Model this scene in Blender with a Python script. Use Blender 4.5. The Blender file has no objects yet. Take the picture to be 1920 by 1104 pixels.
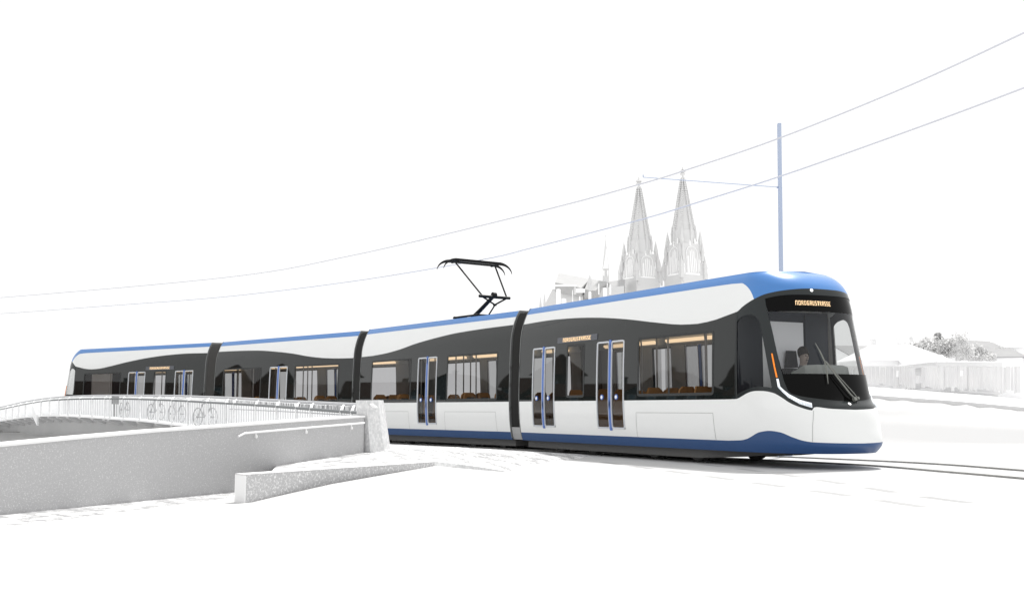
import bpy, bmesh, math, random
from mathutils import Vector, Matrix
from mathutils.geometry import tessellate_polygon

random.seed(7)
sc = bpy.context.scene
COL = sc.collection
R = math.radians

# ------------------------------------------------------------------ camera
F, CXP, CYP = 2000.0, 960.0, 552.0          # focal length in pixels of the 1920 x 1104 photograph
PITCH = math.atan2(214, 2000)
EYE = Vector((0, 0, 1.0))
cam = bpy.data.cameras.new('camera')
cam.sensor_width = 36.0
cam.lens = 36.0 * F / 1920.0
cam.clip_start, cam.clip_end = 0.1, 3000
co = bpy.data.objects.new('camera', cam)
COL.objects.link(co)
co.location = EYE
co.rotation_euler = (math.pi / 2 + PITCH, 0, 0)
sc.camera = co
FWD = Vector((0, math.cos(PITCH), math.sin(PITCH)))
UPV = Vector((0, -math.sin(PITCH), math.cos(PITCH)))


def ray(px, py):
    return FWD + Vector((1, 0, 0)) * ((px - CXP) / F) - UPV * ((py - CYP) / F)


def at(px, py, y):
    """the point y metres ahead of the camera on the sight line of a pixel"""
    d = ray(px, py)
    return EYE + d * (y / d.y)


def atz(px, py, z):
    d = ray(px, py)
    return EYE + d * ((z - EYE.z) / d.z)


# ------------------------------------------------------------------ materials
def principled(name, col, rough=0.6, spec=0.5, metal=0.0, coat=0.0, emit=None, es=0.0):
    m = bpy.data.materials.new(name)
    m.use_nodes = True
    b = m.node_tree.nodes['Principled BSDF']
    b.inputs['Base Color'].default_value = (*col, 1)
    b.inputs['Roughness'].default_value = rough
    b.inputs['Specular IOR Level'].default_value = spec
    b.inputs['Metallic'].default_value = metal
    if coat:
        b.inputs['Coat Weight'].default_value = coat
        b.inputs['Coat Roughness'].default_value = 0.06
    if emit:
        b.inputs['Emission Color'].default_value = (*emit, 1)
        b.inputs['Emission Strength'].default_value = es
    return m


def noisy(name, col, col2, scale=40.0, lo=0.45, hi=0.6, rough=0.85, detail=4.0, bump=0.0, spec=0.2, stretch=None):
    """two surface colours mixed by noise: weathered concrete, plaster, paint"""
    m = principled(name, col, rough, spec)
    nt = m.node_tree
    b = nt.nodes['Principled BSDF']
    tc = nt.nodes.new('ShaderNodeTexCoord')
    mp = nt.nodes.new('ShaderNodeMapping')
    if stretch:
        mp.inputs['Scale'].default_value = stretch
    n = nt.nodes.new('ShaderNodeTexNoise')
    n.inputs['Scale'].default_value = scale
    n.inputs['Detail'].default_value = detail
    n.inputs['Roughness'].default_value = 0.65
    r = nt.nodes.new('ShaderNodeMapRange')
    r.inputs['From Min'].default_value = lo
    r.inputs['From Max'].default_value = hi
    mx = nt.nodes.new('ShaderNodeMix')
    mx.data_type = 'RGBA'
    mx.inputs['A'].default_value = (*col, 1)
    mx.inputs['B'].default_value = (*col2, 1)
    nt.links.new(tc.outputs['Object'], mp.inputs['Vector'])
    nt.links.new(mp.outputs['Vector'], n.inputs['Vector'])
    nt.links.new(n.outputs['Fac'], r.inputs['Value'])
    nt.links.new(r.outputs['Result'], mx.inputs['Factor'])
    nt.links.new(mx.outputs['Result'], b.inputs['Base Color'])
    if bump:
        bp = nt.nodes.new('ShaderNodeBump')
        bp.inputs['Strength'].default_value = bump
        bp.inputs['Distance'].default_value = 0.02
        nt.links.new(n.outputs['Fac'], bp.inputs['Height'])
        nt.links.new(bp.outputs['Normal'], b.inputs['Normal'])
    return m


def glass(name, tint, ior=1.45, rough=0.0, refl=1.0):
    """thin pane: see-through tint plus Fresnel mirror"""
    m = bpy.data.materials.new(name)
    m.use_nodes = True
    nt = m.node_tree
    nt.nodes.clear()
    out = nt.nodes.new('ShaderNodeOutputMaterial')
    mix = nt.nodes.new('ShaderNodeMixShader')
    tr = nt.nodes.new('ShaderNodeBsdfTransparent')
    tr.inputs['Color'].default_value = (*tint, 1)
    gl = nt.nodes.new('ShaderNodeBsdfGlossy')
    gl.inputs['Roughness'].default_value = rough
    gl.inputs['Color'].default_value = (refl, refl, refl, 1)
    fr = nt.nodes.new('ShaderNodeFresnel')
    geo = nt.nodes.new('ShaderNodeNewGeometry')
    io = nt.nodes.new('ShaderNodeMapRange')          # a thin sheet mirrors alike from both sides
    io.inputs['To Min'].default_value = ior
    io.inputs['To Max'].default_value = 1.0 / ior
    nt.links.new(geo.outputs['Backfacing'], io.inputs['Value'])
    nt.links.new(io.outputs['Result'], fr.inputs['IOR'])
    nt.links.new(fr.outputs[0], mix.inputs[0])
    nt.links.new(tr.outputs[0], mix.inputs[1])
    nt.links.new(gl.outputs[0], mix.inputs[2])
    nt.links.new(mix.outputs[0], out.inputs['Surface'])
    return m


def cobble(name, col, gap, scale, fade):
    """paving setts: pale stones, grey joints worn away in places"""
    m = principled(name, col, 0.9, 0.1)
    nt = m.node_tree
    b = nt.nodes['Principled BSDF']
    tc = nt.nodes.new('ShaderNodeTexCoord')
    br = nt.nodes.new('ShaderNodeTexBrick')
    br.inputs['Color1'].default_value = (*col, 1)
    br.inputs['Color2'].default_value = (*col, 1)
    br.inputs['Mortar'].default_value = (*gap, 1)
    br.inputs['Scale'].default_value = scale
    br.inputs['Mortar Size'].default_value = 0.11
    br.inputs['Brick Width'].default_value = 0.5
    br.inputs['Row Height'].default_value = 0.25
    wob = nt.nodes.new('ShaderNodeTexNoise')
    wob.inputs['Scale'].default_value = 7.0
    add = nt.nodes.new('ShaderNodeMix')
    add.data_type = 'RGBA'
    add.blend_type = 'ADD'
    add.inputs['Factor'].default_value = 0.05
    n = nt.nodes.new('ShaderNodeTexNoise')
    n.inputs['Scale'].default_value = 3.2
    n.inputs['Detail'].default_value = 6.0
    n.inputs['Roughness'].default_value = 0.8
    r = nt.nodes.new('ShaderNodeMapRange')
    r.inputs['From Min'].default_value = fade
    r.inputs['From Max'].default_value = fade + 0.12
    mx = nt.nodes.new('ShaderNodeMix')
    mx.data_type = 'RGBA'
    mx.inputs['A'].default_value = (*col, 1)
    nt.links.new(tc.outputs['Object'], add.inputs['A'])
    nt.links.new(tc.outputs['Object'], wob.inputs['Vector'])
    nt.links.new(wob.outputs['Color'], add.inputs['B'])
    nt.links.new(add.outputs['Result'], br.inputs['Vector'])
    nt.links.new(tc.outputs['Object'], n.inputs['Vector'])
    nt.links.new(n.outputs['Fac'], r.inputs['Value'])
    nt.links.new(r.outputs['Result'], mx.inputs['Factor'])
    nt.links.new(br.outputs['Color'], mx.inputs['B'])
    nt.links.new(mx.outputs['Result'], b.inputs['Base Color'])
    return m


M = {}
M['tram_white'] = principled('tram_white_paint', (0.78, 0.79, 0.785), 0.3, 0.4, coat=0.25)
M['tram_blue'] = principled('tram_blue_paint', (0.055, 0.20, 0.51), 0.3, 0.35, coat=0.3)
M['skirt_blue'] = principled('skirt_shaded_blue', (0.018, 0.064, 0.185), 0.4, 0.35, coat=0.1)  # blue darkened for the weaker light on the down-facing skirt
M['band'] = principled('dark_glazing_band', (0.010, 0.0125, 0.012), 0.02, 0.46)
M['surround'] = principled('windscreen_surround', (0.02, 0.024, 0.025), 0.12, 0.3)
M['lining'] = principled('interior_lining', (0.36, 0.37, 0.37), 0.7, 0.2)
M['ceiling'] = principled('interior_ceiling', (0.50, 0.51, 0.50), 0.7, 0.2)
M['floor'] = principled('interior_floor', (0.05, 0.053, 0.056), 0.8, 0.2)
M['cab_dark'] = principled('cab_lining', (0.022, 0.028, 0.04), 0.6, 0.3)
M['window'] = glass('tinted_window', (0.64, 0.64, 0.645), 1.33)
M['door_glass'] = glass('door_glass', (0.50, 0.505, 0.505), 1.32)
M['cab_glass'] = glass('cab_side_glass', (0.7, 0.71, 0.7), 1.3)
M['windscreen'] = glass('windscreen_glass', (0.90, 0.905, 0.91), 1.38)
M['black_gloss'] = principled('black_glass_print', (0.003, 0.003, 0.003), 0.06, 0.08)
M['frame_dark'] = principled('window_rubber', (0.03, 0.032, 0.032), 0.5, 0.3)
M['frame_grey'] = principled('door_frame_silver', (0.56, 0.58, 0.61), 0.35, 0.5)
M['blue_strip'] = principled('door_blue', (0.085, 0.17, 0.48), 0.4, 0.4)
M['button_white'] = principled('button_white', (0.85, 0.87, 0.9), 0.4, 0.4)
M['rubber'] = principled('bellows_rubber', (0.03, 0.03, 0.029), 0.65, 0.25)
M['rubber_lit'] = principled('bellows_rubber_lit', (0.075, 0.073, 0.07), 0.65, 0.25)  # lighter copy of the bellows rubber, its light put into the colour
M['trim'] = principled('aluminium_trim', (0.55, 0.56, 0.55), 0.4, 0.5)
M['frame_edge'] = principled('car_end_edge', (0.16, 0.165, 0.165), 0.4, 0.4)
M['plate'] = principled('gangway_plate', (0.36, 0.36, 0.36), 0.5, 0.4)
M['gap'] = principled('panel_gap', (0.38, 0.39, 0.38), 0.8, 0.1)
M['seat'] = principled('seat_shell_orange', (0.40, 0.20, 0.06), 0.55, 0.3)
M['cushion'] = noisy('seat_cushion_cloth', (0.035, 0.037, 0.042), (0.06, 0.06, 0.065), 60, 0.4, 0.6)
M['pole'] = principled('grab_pole_steel', (0.32, 0.32, 0.31), 0.35, 0.5)
M['light'] = principled('ceiling_light', (0.8, 0.7, 0.5), 0.5, 0.2, emit=(1.0, 0.72, 0.44), es=1.2)
M['led'] = principled('amber_led', (0.5, 0.35, 0.2), 0.5, 0.2, emit=(1.0, 0.70, 0.40), es=1.0)
M['panel_led'] = principled('display_housing', (0.10, 0.105, 0.12), 0.4, 0.3)
M['headlight'] = principled('headlight_lens', (0.86, 0.9, 0.94), 0.15, 0.5, emit=(0.9, 0.95, 1.0), es=0.25)
M['headtick'] = principled('headlight_cell', (0.40, 0.45, 0.52), 0.3, 0.4)
M['orange'] = principled('indicator_orange', (0.80, 0.21, 0.015), 0.3, 0.4, emit=(1.0, 0.28, 0.02), es=0.35)
M['marker'] = principled('marker_lamp', (0.9, 0.9, 0.9), 0.3, 0.4, emit=(1, 1, 1), es=0.8)
M['wiper'] = principled('wiper_grey', (0.17, 0.175, 0.16), 0.45, 0.4)
M['dash'] = principled('dashboard_grey', (0.24, 0.255, 0.24), 0.55, 0.3)
M['black'] = principled('black_metal', (0.004, 0.004, 0.004), 0.5, 0.2)
M['under'] = principled('underframe', (0.012, 0.012, 0.012), 0.8, 0.1)
M['shade_fairing'] = principled('shade_fairing_grey', (0.12, 0.119, 0.117), 0.8, 0.1)  # grey stands for the shadow band beneath the tram
M['wheel'] = principled('wheel_steel', (0.05, 0.05, 0.05), 0.5, 0.4)
M['jacket'] = noisy('driver_jacket', (0.13, 0.133, 0.14), (0.17, 0.173, 0.18), 30, 0.4, 0.6, spec=0.1)
M['hair'] = principled('driver_hair', (0.03, 0.027, 0.025), 0.7, 0.2)
M['skin'] = principled('driver_skin', (0.30, 0.25, 0.22), 0.6, 0.2)
# setting
M['ground'] = noisy('white_ground', (0.56, 0.56, 0.56), (0.53, 0.53, 0.53), 0.35, 0.4, 0.7, 0.95, spec=0.05)
M['bank'] = noisy('bank_ground', (0.405, 0.405, 0.408), (0.50, 0.50, 0.50), 0.045, 0.36, 0.62, 0.95, 0.0, spec=0.05)  # soft grey shading of the bank put into the colour as patches
M['road'] = noisy('road_sheet', (0.50, 0.50, 0.50), (0.525, 0.525, 0.525), 0.5, 0.4, 0.6, 0.95, spec=0.05)
M['marking'] = noisy('worn_marking', (0.36, 0.36, 0.363), (0.41, 0.41, 0.41), 9, 0.4, 0.6, 0.9, spec=0.05)
M['rail'] = noisy('rail_steel', (0.21, 0.209, 0.203), (0.28, 0.278, 0.27), 14, 0.4, 0.6, 0.6)
M['concrete'] = noisy('grey_concrete', (0.455, 0.455, 0.46), (0.80, 0.80, 0.80), 75, 0.545, 0.72, 0.9, 10.0, 0.1)
M['concrete_low'] = noisy('grey_concrete_worn', (0.48, 0.48, 0.485), (0.84, 0.84, 0.84), 40, 0.49, 0.68, 0.9, 10.0, 0.1)
M['stone'] = noisy('pale_stone', (0.54, 0.545, 0.55), (0.74, 0.74, 0.74), 16, 0.42, 0.70, 0.9, 10.0, 0.1)
M['coping'] = principled('white_coping', (0.84, 0.84, 0.84), 0.8, 0.1)
M['abutment'] = noisy('abutment_grey', (0.54, 0.542, 0.542), (0.58, 0.58, 0.58), 0.6, 0.4, 0.7, 0.9)
M['water'] = noisy('river_water', (0.42, 0.42, 0.422), (0.45, 0.45, 0.45), 0.8, 0.4, 0.7, 0.7)
M['bridge_white'] = noisy('bridge_white_paint', (0.93, 0.935, 0.94), (0.89, 0.895, 0.90), 3, 0.45, 0.8, 0.7)
M['rail_dark'] = principled('handrail_grey', (0.13, 0.14, 0.145), 0.4, 0.4)
M['post'] = noisy('post_pale', (0.86, 0.865, 0.87), (0.74, 0.75, 0.75), 8, 0.4, 0.7, 0.6)
M['baluster'] = principled('baluster_grey', (0.50, 0.505, 0.52), 0.6, 0.3)
M['grille'] = principled('grille_grey', (0.26, 0.262, 0.27), 0.6, 0.3)
M['bracket'] = principled('bracket_pale', (0.66, 0.66, 0.665), 0.8, 0.2)
M['bike'] = principled('bicycle_grey', (0.45, 0.455, 0.46), 0.5, 0.3)
M['bike_pale'] = principled('bicycle_pale', (0.66, 0.66, 0.665), 0.5, 0.3)
M['board'] = principled('board_grey', (0.34, 0.342, 0.345), 0.6, 0.3)
M['mast'] = principled('mast_blue_grey', (0.43, 0.49, 0.61), 0.5, 0.35)
M['wire'] = principled('wire_pale', (0.61, 0.62, 0.67), 0.6, 0.2)
M['cath'] = noisy('pale_sandstone', (0.69, 0.69, 0.69), (0.67, 0.67, 0.67), 0.25, 0.4, 0.7, 0.95, spec=0.05)
M['cath_white'] = principled('limewashed_tracery', (0.97, 0.97, 0.97), 0.9, 0.05)
M['far_grey'] = noisy('pale_grey_roof', (0.62, 0.62, 0.625), (0.66, 0.66, 0.66), 0.5, 0.4, 0.7, 0.95, spec=0.05)
M['far_mid'] = principled('pale_wash_grey', (0.74, 0.74, 0.745), 0.95, 0.05)
M['far_white'] = principled('whitewash', (0.90, 0.90, 0.905), 0.95, 0.05)
M['cath_roof'] = noisy('lead_roof', (0.46, 0.46, 0.46), (0.49, 0.49, 0.49), 0.4, 0.4, 0.7, 0.95, spec=0.05)
M['roof_grey'] = noisy('far_slate_roof', (0.36, 0.36, 0.365), (0.40, 0.40, 0.40), 0.5, 0.4, 0.7, 0.95, spec=0.05)
M['reflection_pale'] = principled('cab_reflection_pale', (0.78, 0.79, 0.81), 0.5, 0.3)
M['leaf'] = noisy('pale_foliage', (0.63, 0.63, 0.63), (0.66, 0.66, 0.66), 1.5, 0.4, 0.6, 0.95, spec=0.05)
M['leaf_white'] = noisy('hoar_foliage', (0.86, 0.86, 0.86), (0.92, 0.92, 0.92), 1.5, 0.4, 0.6, 0.95, spec=0.05)
for k_ in ('leaf', 'leaf_white'):
    nt = M[k_].node_tree
    b_ = nt.nodes['Principled BSDF']
    tl = nt.nodes.new('ShaderNodeBsdfTranslucent')
    mxs = nt.nodes.new('ShaderNodeMixShader')
    mxs.inputs[0].default_value = 0.5
    nt.links.new(b_.inputs['Base Color'].links[0].from_socket, tl.inputs['Color'])
    nt.links.new(b_.outputs[0], mxs.inputs[1])
    nt.links.new(tl.outputs[0], mxs.inputs[2])
    nt.links.new(mxs.outputs[0], nt.nodes['Material Output'].inputs['Surface'])
M['bark'] = principled('pale_bark', (0.64, 0.64, 0.64), 0.95, 0.05)
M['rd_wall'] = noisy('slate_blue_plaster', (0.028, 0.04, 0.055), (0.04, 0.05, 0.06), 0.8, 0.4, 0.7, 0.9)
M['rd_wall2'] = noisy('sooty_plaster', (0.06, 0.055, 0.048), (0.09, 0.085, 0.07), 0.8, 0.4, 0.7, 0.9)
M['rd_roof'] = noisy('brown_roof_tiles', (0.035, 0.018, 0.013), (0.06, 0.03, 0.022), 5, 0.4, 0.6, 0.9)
M['rd_frame'] = principled('window_frame_pale', (0.35, 0.37, 0.39), 0.6, 0.3)
M['rd_pane'] = principled('house_window_pane', (0.05, 0.12, 0.17), 0.1, 0.5)


# ------------------------------------------------------------------ object helpers
class MB:
    """collects faces, becomes ONE mesh object"""
    def __init__(s):
        s.v, s.f, s.mi, s.n = [], [], [], []

    def add(s, vs, fs, mi=0, ns=None):
        o = len(s.v)
        s.v += [Vector(v) for v in vs]
        s.n += list(ns) if ns else [None] * len(vs)
        for f in fs:
            s.f.append([i + o for i in f])
            s.mi.append(mi)

    def quad(s, a, b, c, d, mi=0):
        s.add((a, b, c, d), ((0, 1, 2, 3),), mi)

    def box(s, c, sz, rz=0.0, taper=1.0, mi=0):
        x, y, z = sz[0] / 2, sz[1] / 2, sz[2] / 2
        vs = [(-x, -y, -z), (x, -y, -z), (x, y, -z), (-x, y, -z),
              (-x * taper, -y * taper, z), (x * taper, -y * taper, z), (x * taper, y * taper, z), (-x * taper, y * taper, z)]
        m = Matrix.Rotation(rz, 3, 'Z')
        s.add([m @ Vector(v) + Vector(c) for v in vs],
              ((3, 2, 1, 0), (4, 5, 6, 7), (0, 1, 5, 4), (1, 2, 6, 5), (2, 3, 7, 6), (3, 0, 4, 7)), mi)

    def prism(s, bottom, top, mi=0):
        n = len(bottom)
        s.add(list(bottom) + list(top),
              [tuple(reversed(range(n))), tuple(range(n, 2 * n))] + [(i, (i + 1) % n, n + (i + 1) % n, n + i) for i in range(n)], mi)

    def tube(s, pts, r, n=8, caps=True, mi=0, flat=None):
        pts = [Vector(p) for p in pts]
        rr = r if isinstance(r, (list, tuple)) else [r] * len(pts)
        rings = []
        up = None
        for i, p in enumerate(pts):
            t = (pts[min(i + 1, len(pts) - 1)] - pts[max(i - 1, 0)]).normalized()
            if up is None:
                up = Vector((0, 0, 1)) if abs(t.z) < 0.9 else Vector((1, 0, 0))
            a = t.cross(up).normalized()
            b = a.cross(t).normalized()
            up = b
            k = flat or 1.0
            rings.append([p + a * (math.cos(2 * math.pi * j / n) * rr[i]) + b * (math.sin(2 * math.pi * j / n) * rr[i] * k) for j in range(n)])
        vs = [v for q in rings for v in q]
        fs = []
        for i in range(len(pts) - 1):
            for j in range(n):
                fs.append((i * n + j, i * n + (j + 1) % n, (i + 1) * n + (j + 1) % n, (i + 1) * n + j))
        if caps:
            fs.append(tuple(reversed(range(n))))
            fs.append(tuple(range((len(pts) - 1) * n, len(pts) * n)))
        s.add(vs, fs, mi)

    def lathe(s, prof, c, axis='Z', n=20, mi=0):
        vs, fs = [], []
        for r, h in prof:
            for j in range(n):
                a = 2 * math.pi * j / n
                x, y = r * math.cos(a), r * math.sin(a)
                v = {'Z': (x, y, h), 'Y': (x, h, y), 'X': (h, x, y)}[axis]
                vs.append(Vector(v) + Vector(c))
        for i in range(len(prof) - 1):
            for j in range(n):
                fs.append((i * n + j, i * n + (j + 1) % n, (i + 1) * n + (j + 1) % n, (i + 1) * n + j))
        s.add(vs, fs, mi)

    def disc(s, c, nrm, r, t=0.01, n=20, mi=0):
        nrm = Vector(nrm).normalized()
        s.tube([Vector(c), Vector(c) + nrm * t], r, n, True, mi)

    def obj(s, name, mats, parent=None, smooth=True, angle=35, weld=True, fix=True):
        me = bpy.data.meshes.new(name)
        me.from_pydata([tuple(v) for v in s.v], [], s.f)
        for m in (mats if isinstance(mats, (list, tuple)) else [mats]):
            me.materials.append(m)
        me.polygons.foreach_set('material_index', s.mi)
        bm = bmesh.new()
        bm.from_mesh(me)
        if weld:
            bmesh.ops.remove_doubles(bm, verts=bm.verts, dist=1e-4)
        if fix:
            bmesh.ops.recalc_face_normals(bm, faces=bm.faces)
        bm.to_mesh(me)
        bm.free()
        if not weld and not fix and any(n is not None for n in s.n):
            me.polygons.foreach_set('use_smooth', [True] * len(me.polygons))
            me.normals_split_custom_set_from_vertices([tuple(n) if n is not None else tuple(v.normal) for n, v in zip(s.n, me.vertices)])
        elif smooth:
            me.polygons.foreach_set('use_smooth', [True] * len(me.polygons))
            me.set_sharp_from_angle(angle=R(angle))
        o = bpy.data.objects.new(name, me)
        COL.objects.link(o)
        if parent:
            o.parent = parent
        return o


def place(o, base):
    """give a mesh object built in world coordinates an origin at base"""
    base = Vector(base)
    o.data.transform(Matrix.Translation(-base))
    o.location = base
    return o


def thing(name, label, cat, loc=(0, 0, 0), rz=0.0, group=None):
    o = bpy.data.objects.new(name, None)
    o.empty_display_size = 0.2
    COL.objects.link(o)
    o.location = loc
    o.rotation_euler = (0, 0, rz)
    o['label'], o['category'] = label, cat
    if group:
        o['group'] = group
    return o


def tag(o, label, cat, group=None):
    o['label'], o['category'] = label, cat
    if group:
        o['group'] = group
    return o


def kind(o, k, label=None):
    o['kind'] = k
    if label:
        o['label'] = label
    return o


def wpart(root, name, mb, mats, parent=None, **kw):
    """a part whose mesh was built in world coordinates, under a thing that has no rotation"""
    for i, v in enumerate(mb.v):
        mb.v[i] = v - root.location
    return mb.obj(name, mats, parent or root, **kw)


def copy_tree(o, parent=None):
    c = o.copy()
    COL.objects.link(c)
    if parent:
        c.parent = parent
    for ch in list(o.children):
        copy_tree(ch, c)
    return c


def cub(tab):
    """monotone cubic through a table of (x, y)"""
    xs = [a for a, b in tab]
    ys = [b for a, b in tab]
    n = len(xs)
    d = [(ys[i + 1] - ys[i]) / (xs[i + 1] - xs[i]) for i in range(n - 1)]
    m = [d[0]] + [0 if d[i - 1] * d[i] <= 0 else 2 * d[i - 1] * d[i] / (d[i - 1] + d[i]) for i in range(1, n - 1)] + [d[-1]]

    def f(x):
        if x <= xs[0]:
            return ys[0]
        if x >= xs[-1]:
            return ys[-1]
        lo, hi = 0, n - 1
        while hi - lo > 1:
            k = (lo + hi) // 2
            if xs[k] <= x:
                lo = k
            else:
                hi = k
        h = xs[hi] - xs[lo]
        t = (x - xs[lo]) / h
        return ((2 * t ** 3 - 3 * t * t + 1) * ys[lo] + (t ** 3 - 2 * t * t + t) * h * m[lo]
                + (-2 * t ** 3 + 3 * t * t) * ys[hi] + (t ** 3 - t * t) * h * m[hi])
    return f


# ------------------------------------------------------------------ world and light
w = bpy.data.worlds.new('World')
sc.world = w
w.use_nodes = True
bg = w.node_tree.nodes['Background']
bg.inputs['Color'].default_value = (1, 1, 1, 1)      # even white overcast sky
bg.inputs['Strength'].default_value = 1.0
sun = bpy.data.lights.new('sun', 'SUN')
sun.energy = 4.0
sun.angle = R(3)
sun.color = (1.0, 0.985, 0.96)
so = bpy.data.objects.new('sun', sun)
COL.objects.link(so)
az, el = R(62), R(60)                                # behind and right of the tram, high
sdir = Vector((math.cos(az) * math.cos(el), math.sin(az) * math.cos(el), math.sin(el)))
so.rotation_euler = sdir.to_track_quat('Z', 'Y').to_euler()
so.location = (20, 30, 40)
sc.view_settings.view_transform = 'Standard'
sc.view_settings.look = 'None'
sc.view_settings.exposure = 0.12
sc.view_settings.gamma = 1.0
sc.cycles.use_denoising = True
sc.cycles.max_bounces = 10
sc.cycles.transparent_max_bounces = 24

# ------------------------------------------------------------------ tram surface
HW = 1.2
Q0 = 7.8                                             # the nose starts here
ZBOT = 0.26
ins = cub([(0.2, 0.15), (0.26, 0.105), (0.45, 0.052), (0.8, 0.012), (1.15, 0.0), (1.7, 0.01), (2.24, 0.03), (2.73, 0.062),
           (3.0, 0.125), (3.2, 0.2), (3.3, 0.25), (3.4, 0.315)])
TIP = cub([(0.2, 9.32), (0.3, 9.47), (0.42, 9.56), (0.7, 9.50), (1.02, 9.40), (1.15, 9.28), (1.6, 9.15), (1.77, 9.09), (2.54, 8.89),
           (2.82, 8.84), (3.02, 8.80), (3.12, 8.75), (3.22, 8.66), (3.32, 8.52), (3.4, 8.33)])


def S(q, z, side):
    """point of the body shell: q runs along the side, then (degrees / 100) round the nose"""
    h = HW - ins(z)
    if q <= Q0:
        return Vector((q, side * h, z))
    th = R((q - Q0) * 100.0)
    if th > math.pi / 2:
        th, side = math.pi - th, -side
    return Vector((Q0 + (TIP(z) - Q0) * math.sin(th) ** 0.8, side * h * max(math.cos(th), 0.0) ** 0.8, z))


def SN(q, z, side):
    e = 0.004
    a = S(q + e, z, side) - S(q - e, z, side)
    b = S(q, z + e, side) - S(q, z - e, side)
    n = a.cross(b).normalized()
    p = S(q, z, side)
    out = Vector((max(0.0, p.x - 7.5) * 0.6, p.y, 0)) if q > Q0 else Vector((0, side, 0))
    return n if n.dot(out) >= 0 else -n


def SO(q, z, side, off):
    return S(q, z, side) + SN(q, z, side) * off


def qlist(q0, q1, extra=()):
    out = set()
    k = 0
    while q0 + k * 0.26 < min(q1, Q0) - 0.02:
        out.add(round(q0 + k * 0.26, 4))
        k += 1
    out.add(min(q1, Q0))
    if q1 > Q0:
        for d in (1, 2.5, 5, 8):
            out.add(round(Q0 + d / 100, 4))
        d = 11.0
        while d < 90:
            out.add(round(Q0 + d / 100, 4))
            d += 2.25
        out.add(Q0 + 0.9)
    for e in extra:
        if q0 <= e <= q1:
            out.add(e)
    out = sorted(o for o in out if q0 - 1e-6 <= o <= q1 + 1e-6)
    keep = set(extra) | {q0, q1}
    res = []
    for o in out:
        if res and o - res[-1] < 0.004:
            if o in keep or abs(o - q1) < 1e-6:
                res[-1] = o
            continue
        res.append(o)
    return res


def shell(mb, q0, q1, lo, hi, holes=(), dz=0.13, off=0.0, sides=(-1, 1), inner=False):
    """sheet of the body between the curves lo(q) and hi(q), with openings cut out"""
    ex = [h[0] for h in holes] + [h[1] for h in holes]
    qs = qlist(q0, q1, ex)
    cols, need = [], {}
    for a, b in zip(qs[:-1], qs[1:]):
        mid = (a + b) / 2
        cuts = sorted((h for h in holes if h[0] < mid < h[1]), key=lambda h: h[2](mid))
        la, lb, ha, hb = lo(a), lo(b), hi(a), hi(b)
        ca, cb = la, lb
        segs = []
        for h in cuts:
            xa, xb = min(max(h[2](a), la), ha), min(max(h[2](b), lb), hb)
            segs.append((ca, cb, xa, xb))
            ca, cb = min(max(h[3](a), la), ha), min(max(h[3](b), lb), hb)
        segs.append((ca, cb, ha, hb))
        key = tuple(id(h) for h in cuts)
        for i, (ba, bb, ta, tb) in enumerate(segs):
            n = max(1, int(math.ceil(max(ta - ba, tb - bb) / dz)))
            need[(key, i)] = max(need.get((key, i), 1), n)
        cols.append((a, b, key, segs))
    for side in sides:
        for a, b, key, segs in cols:
            for i, (ba, bb, ta, tb) in enumerate(segs):
                if ta - ba < 1e-4 and tb - bb < 1e-4:
                    continue
                n = need[(key, i)]
                za = [ba + (ta - ba) * k / n for k in range(n + 1)]
                zb = [bb + (tb - bb) * k / n for k in range(n + 1)]
                for o_, mi, sg in ((off, 0, 1),) + (((-0.03, 1, -1),) if inner else ()):
                    vs, ns = [], []
                    for q, zz in ((a, za), (b, zb)):
                        for z in zz:
                            nn = SN(q, z, side)
                            vs.append(S(q, z, side) + nn * o_)
                            ns.append(nn * sg)
                    fs = []
                    for k in range(n):
                        f = (k, n + 1 + k, n + 2 + k, k + 1)
                        fs.append(f if (side < 0) == (sg > 0) else f[::-1])
                    mb.add(vs, fs, mi, ns)


def K(c):
    return lambda q: c


def ring(mb, q0, q1, z0, z1, side, wd, off, rad=0.06, n=5, t=0.012):
    """rounded rectangular frame lying on the shell"""
    def outline(g, r):
        pts = []
        for cx, cz, a0 in ((q1 - g - r, z0 + g + r, -90), (q1 - g - r, z1 - g - r, 0), (q0 + g + r, z1 - g - r, 90), (q0 + g + r, z0 + g + r, 180)):
            for k in range(n + 1):
                a = R(a0 + 90.0 * k / n)
                pts.append((cx + r * math.cos(a), cz + r * math.sin(a)))
        res = []
        for i, p in enumerate(pts):                  # follow the bow of the side
            q = pts[(i + 1) % len(pts)]
            res.append(p)
            m = int(abs(q[1] - p[1]) / 0.16)
            for k in range(1, m):
                res.append((p[0] + (q[0] - p[0]) * k / m, p[1] + (q[1] - p[1]) * k / m))
        return res
    def even(pts, total):
        return pts
    o_, i_ = outline(0, rad), outline(wd, max(rad - wd, 0.012))
    # match the counts by nearest sampling
    if len(o_) != len(i_):
        m = len(o_)
        i_ = [min(i_, key=lambda p: (p[0] - x) ** 2 + (p[1] - z) ** 2) for x, z in o_]
    N = len(o_)
    A = [SO(x, z, side, off) for x, z in o_]
    B = [SO(x, z, side, off) for x, z in i_]
    A2 = [SO(x, z, side, off - t) for x, z in o_]
    B2 = [SO(x, z, side, off - t) for x, z in i_]
    for i in range(N):
        j = (i + 1) % N
        for f in ((A[i], A[j], B[j], B[i]), (A2[i], A2[j], A[j], A[i]), (B[i], B[j], B2[j], B2[i])):
            mb.quad(*(f if side < 0 else f[::-1]))


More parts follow.
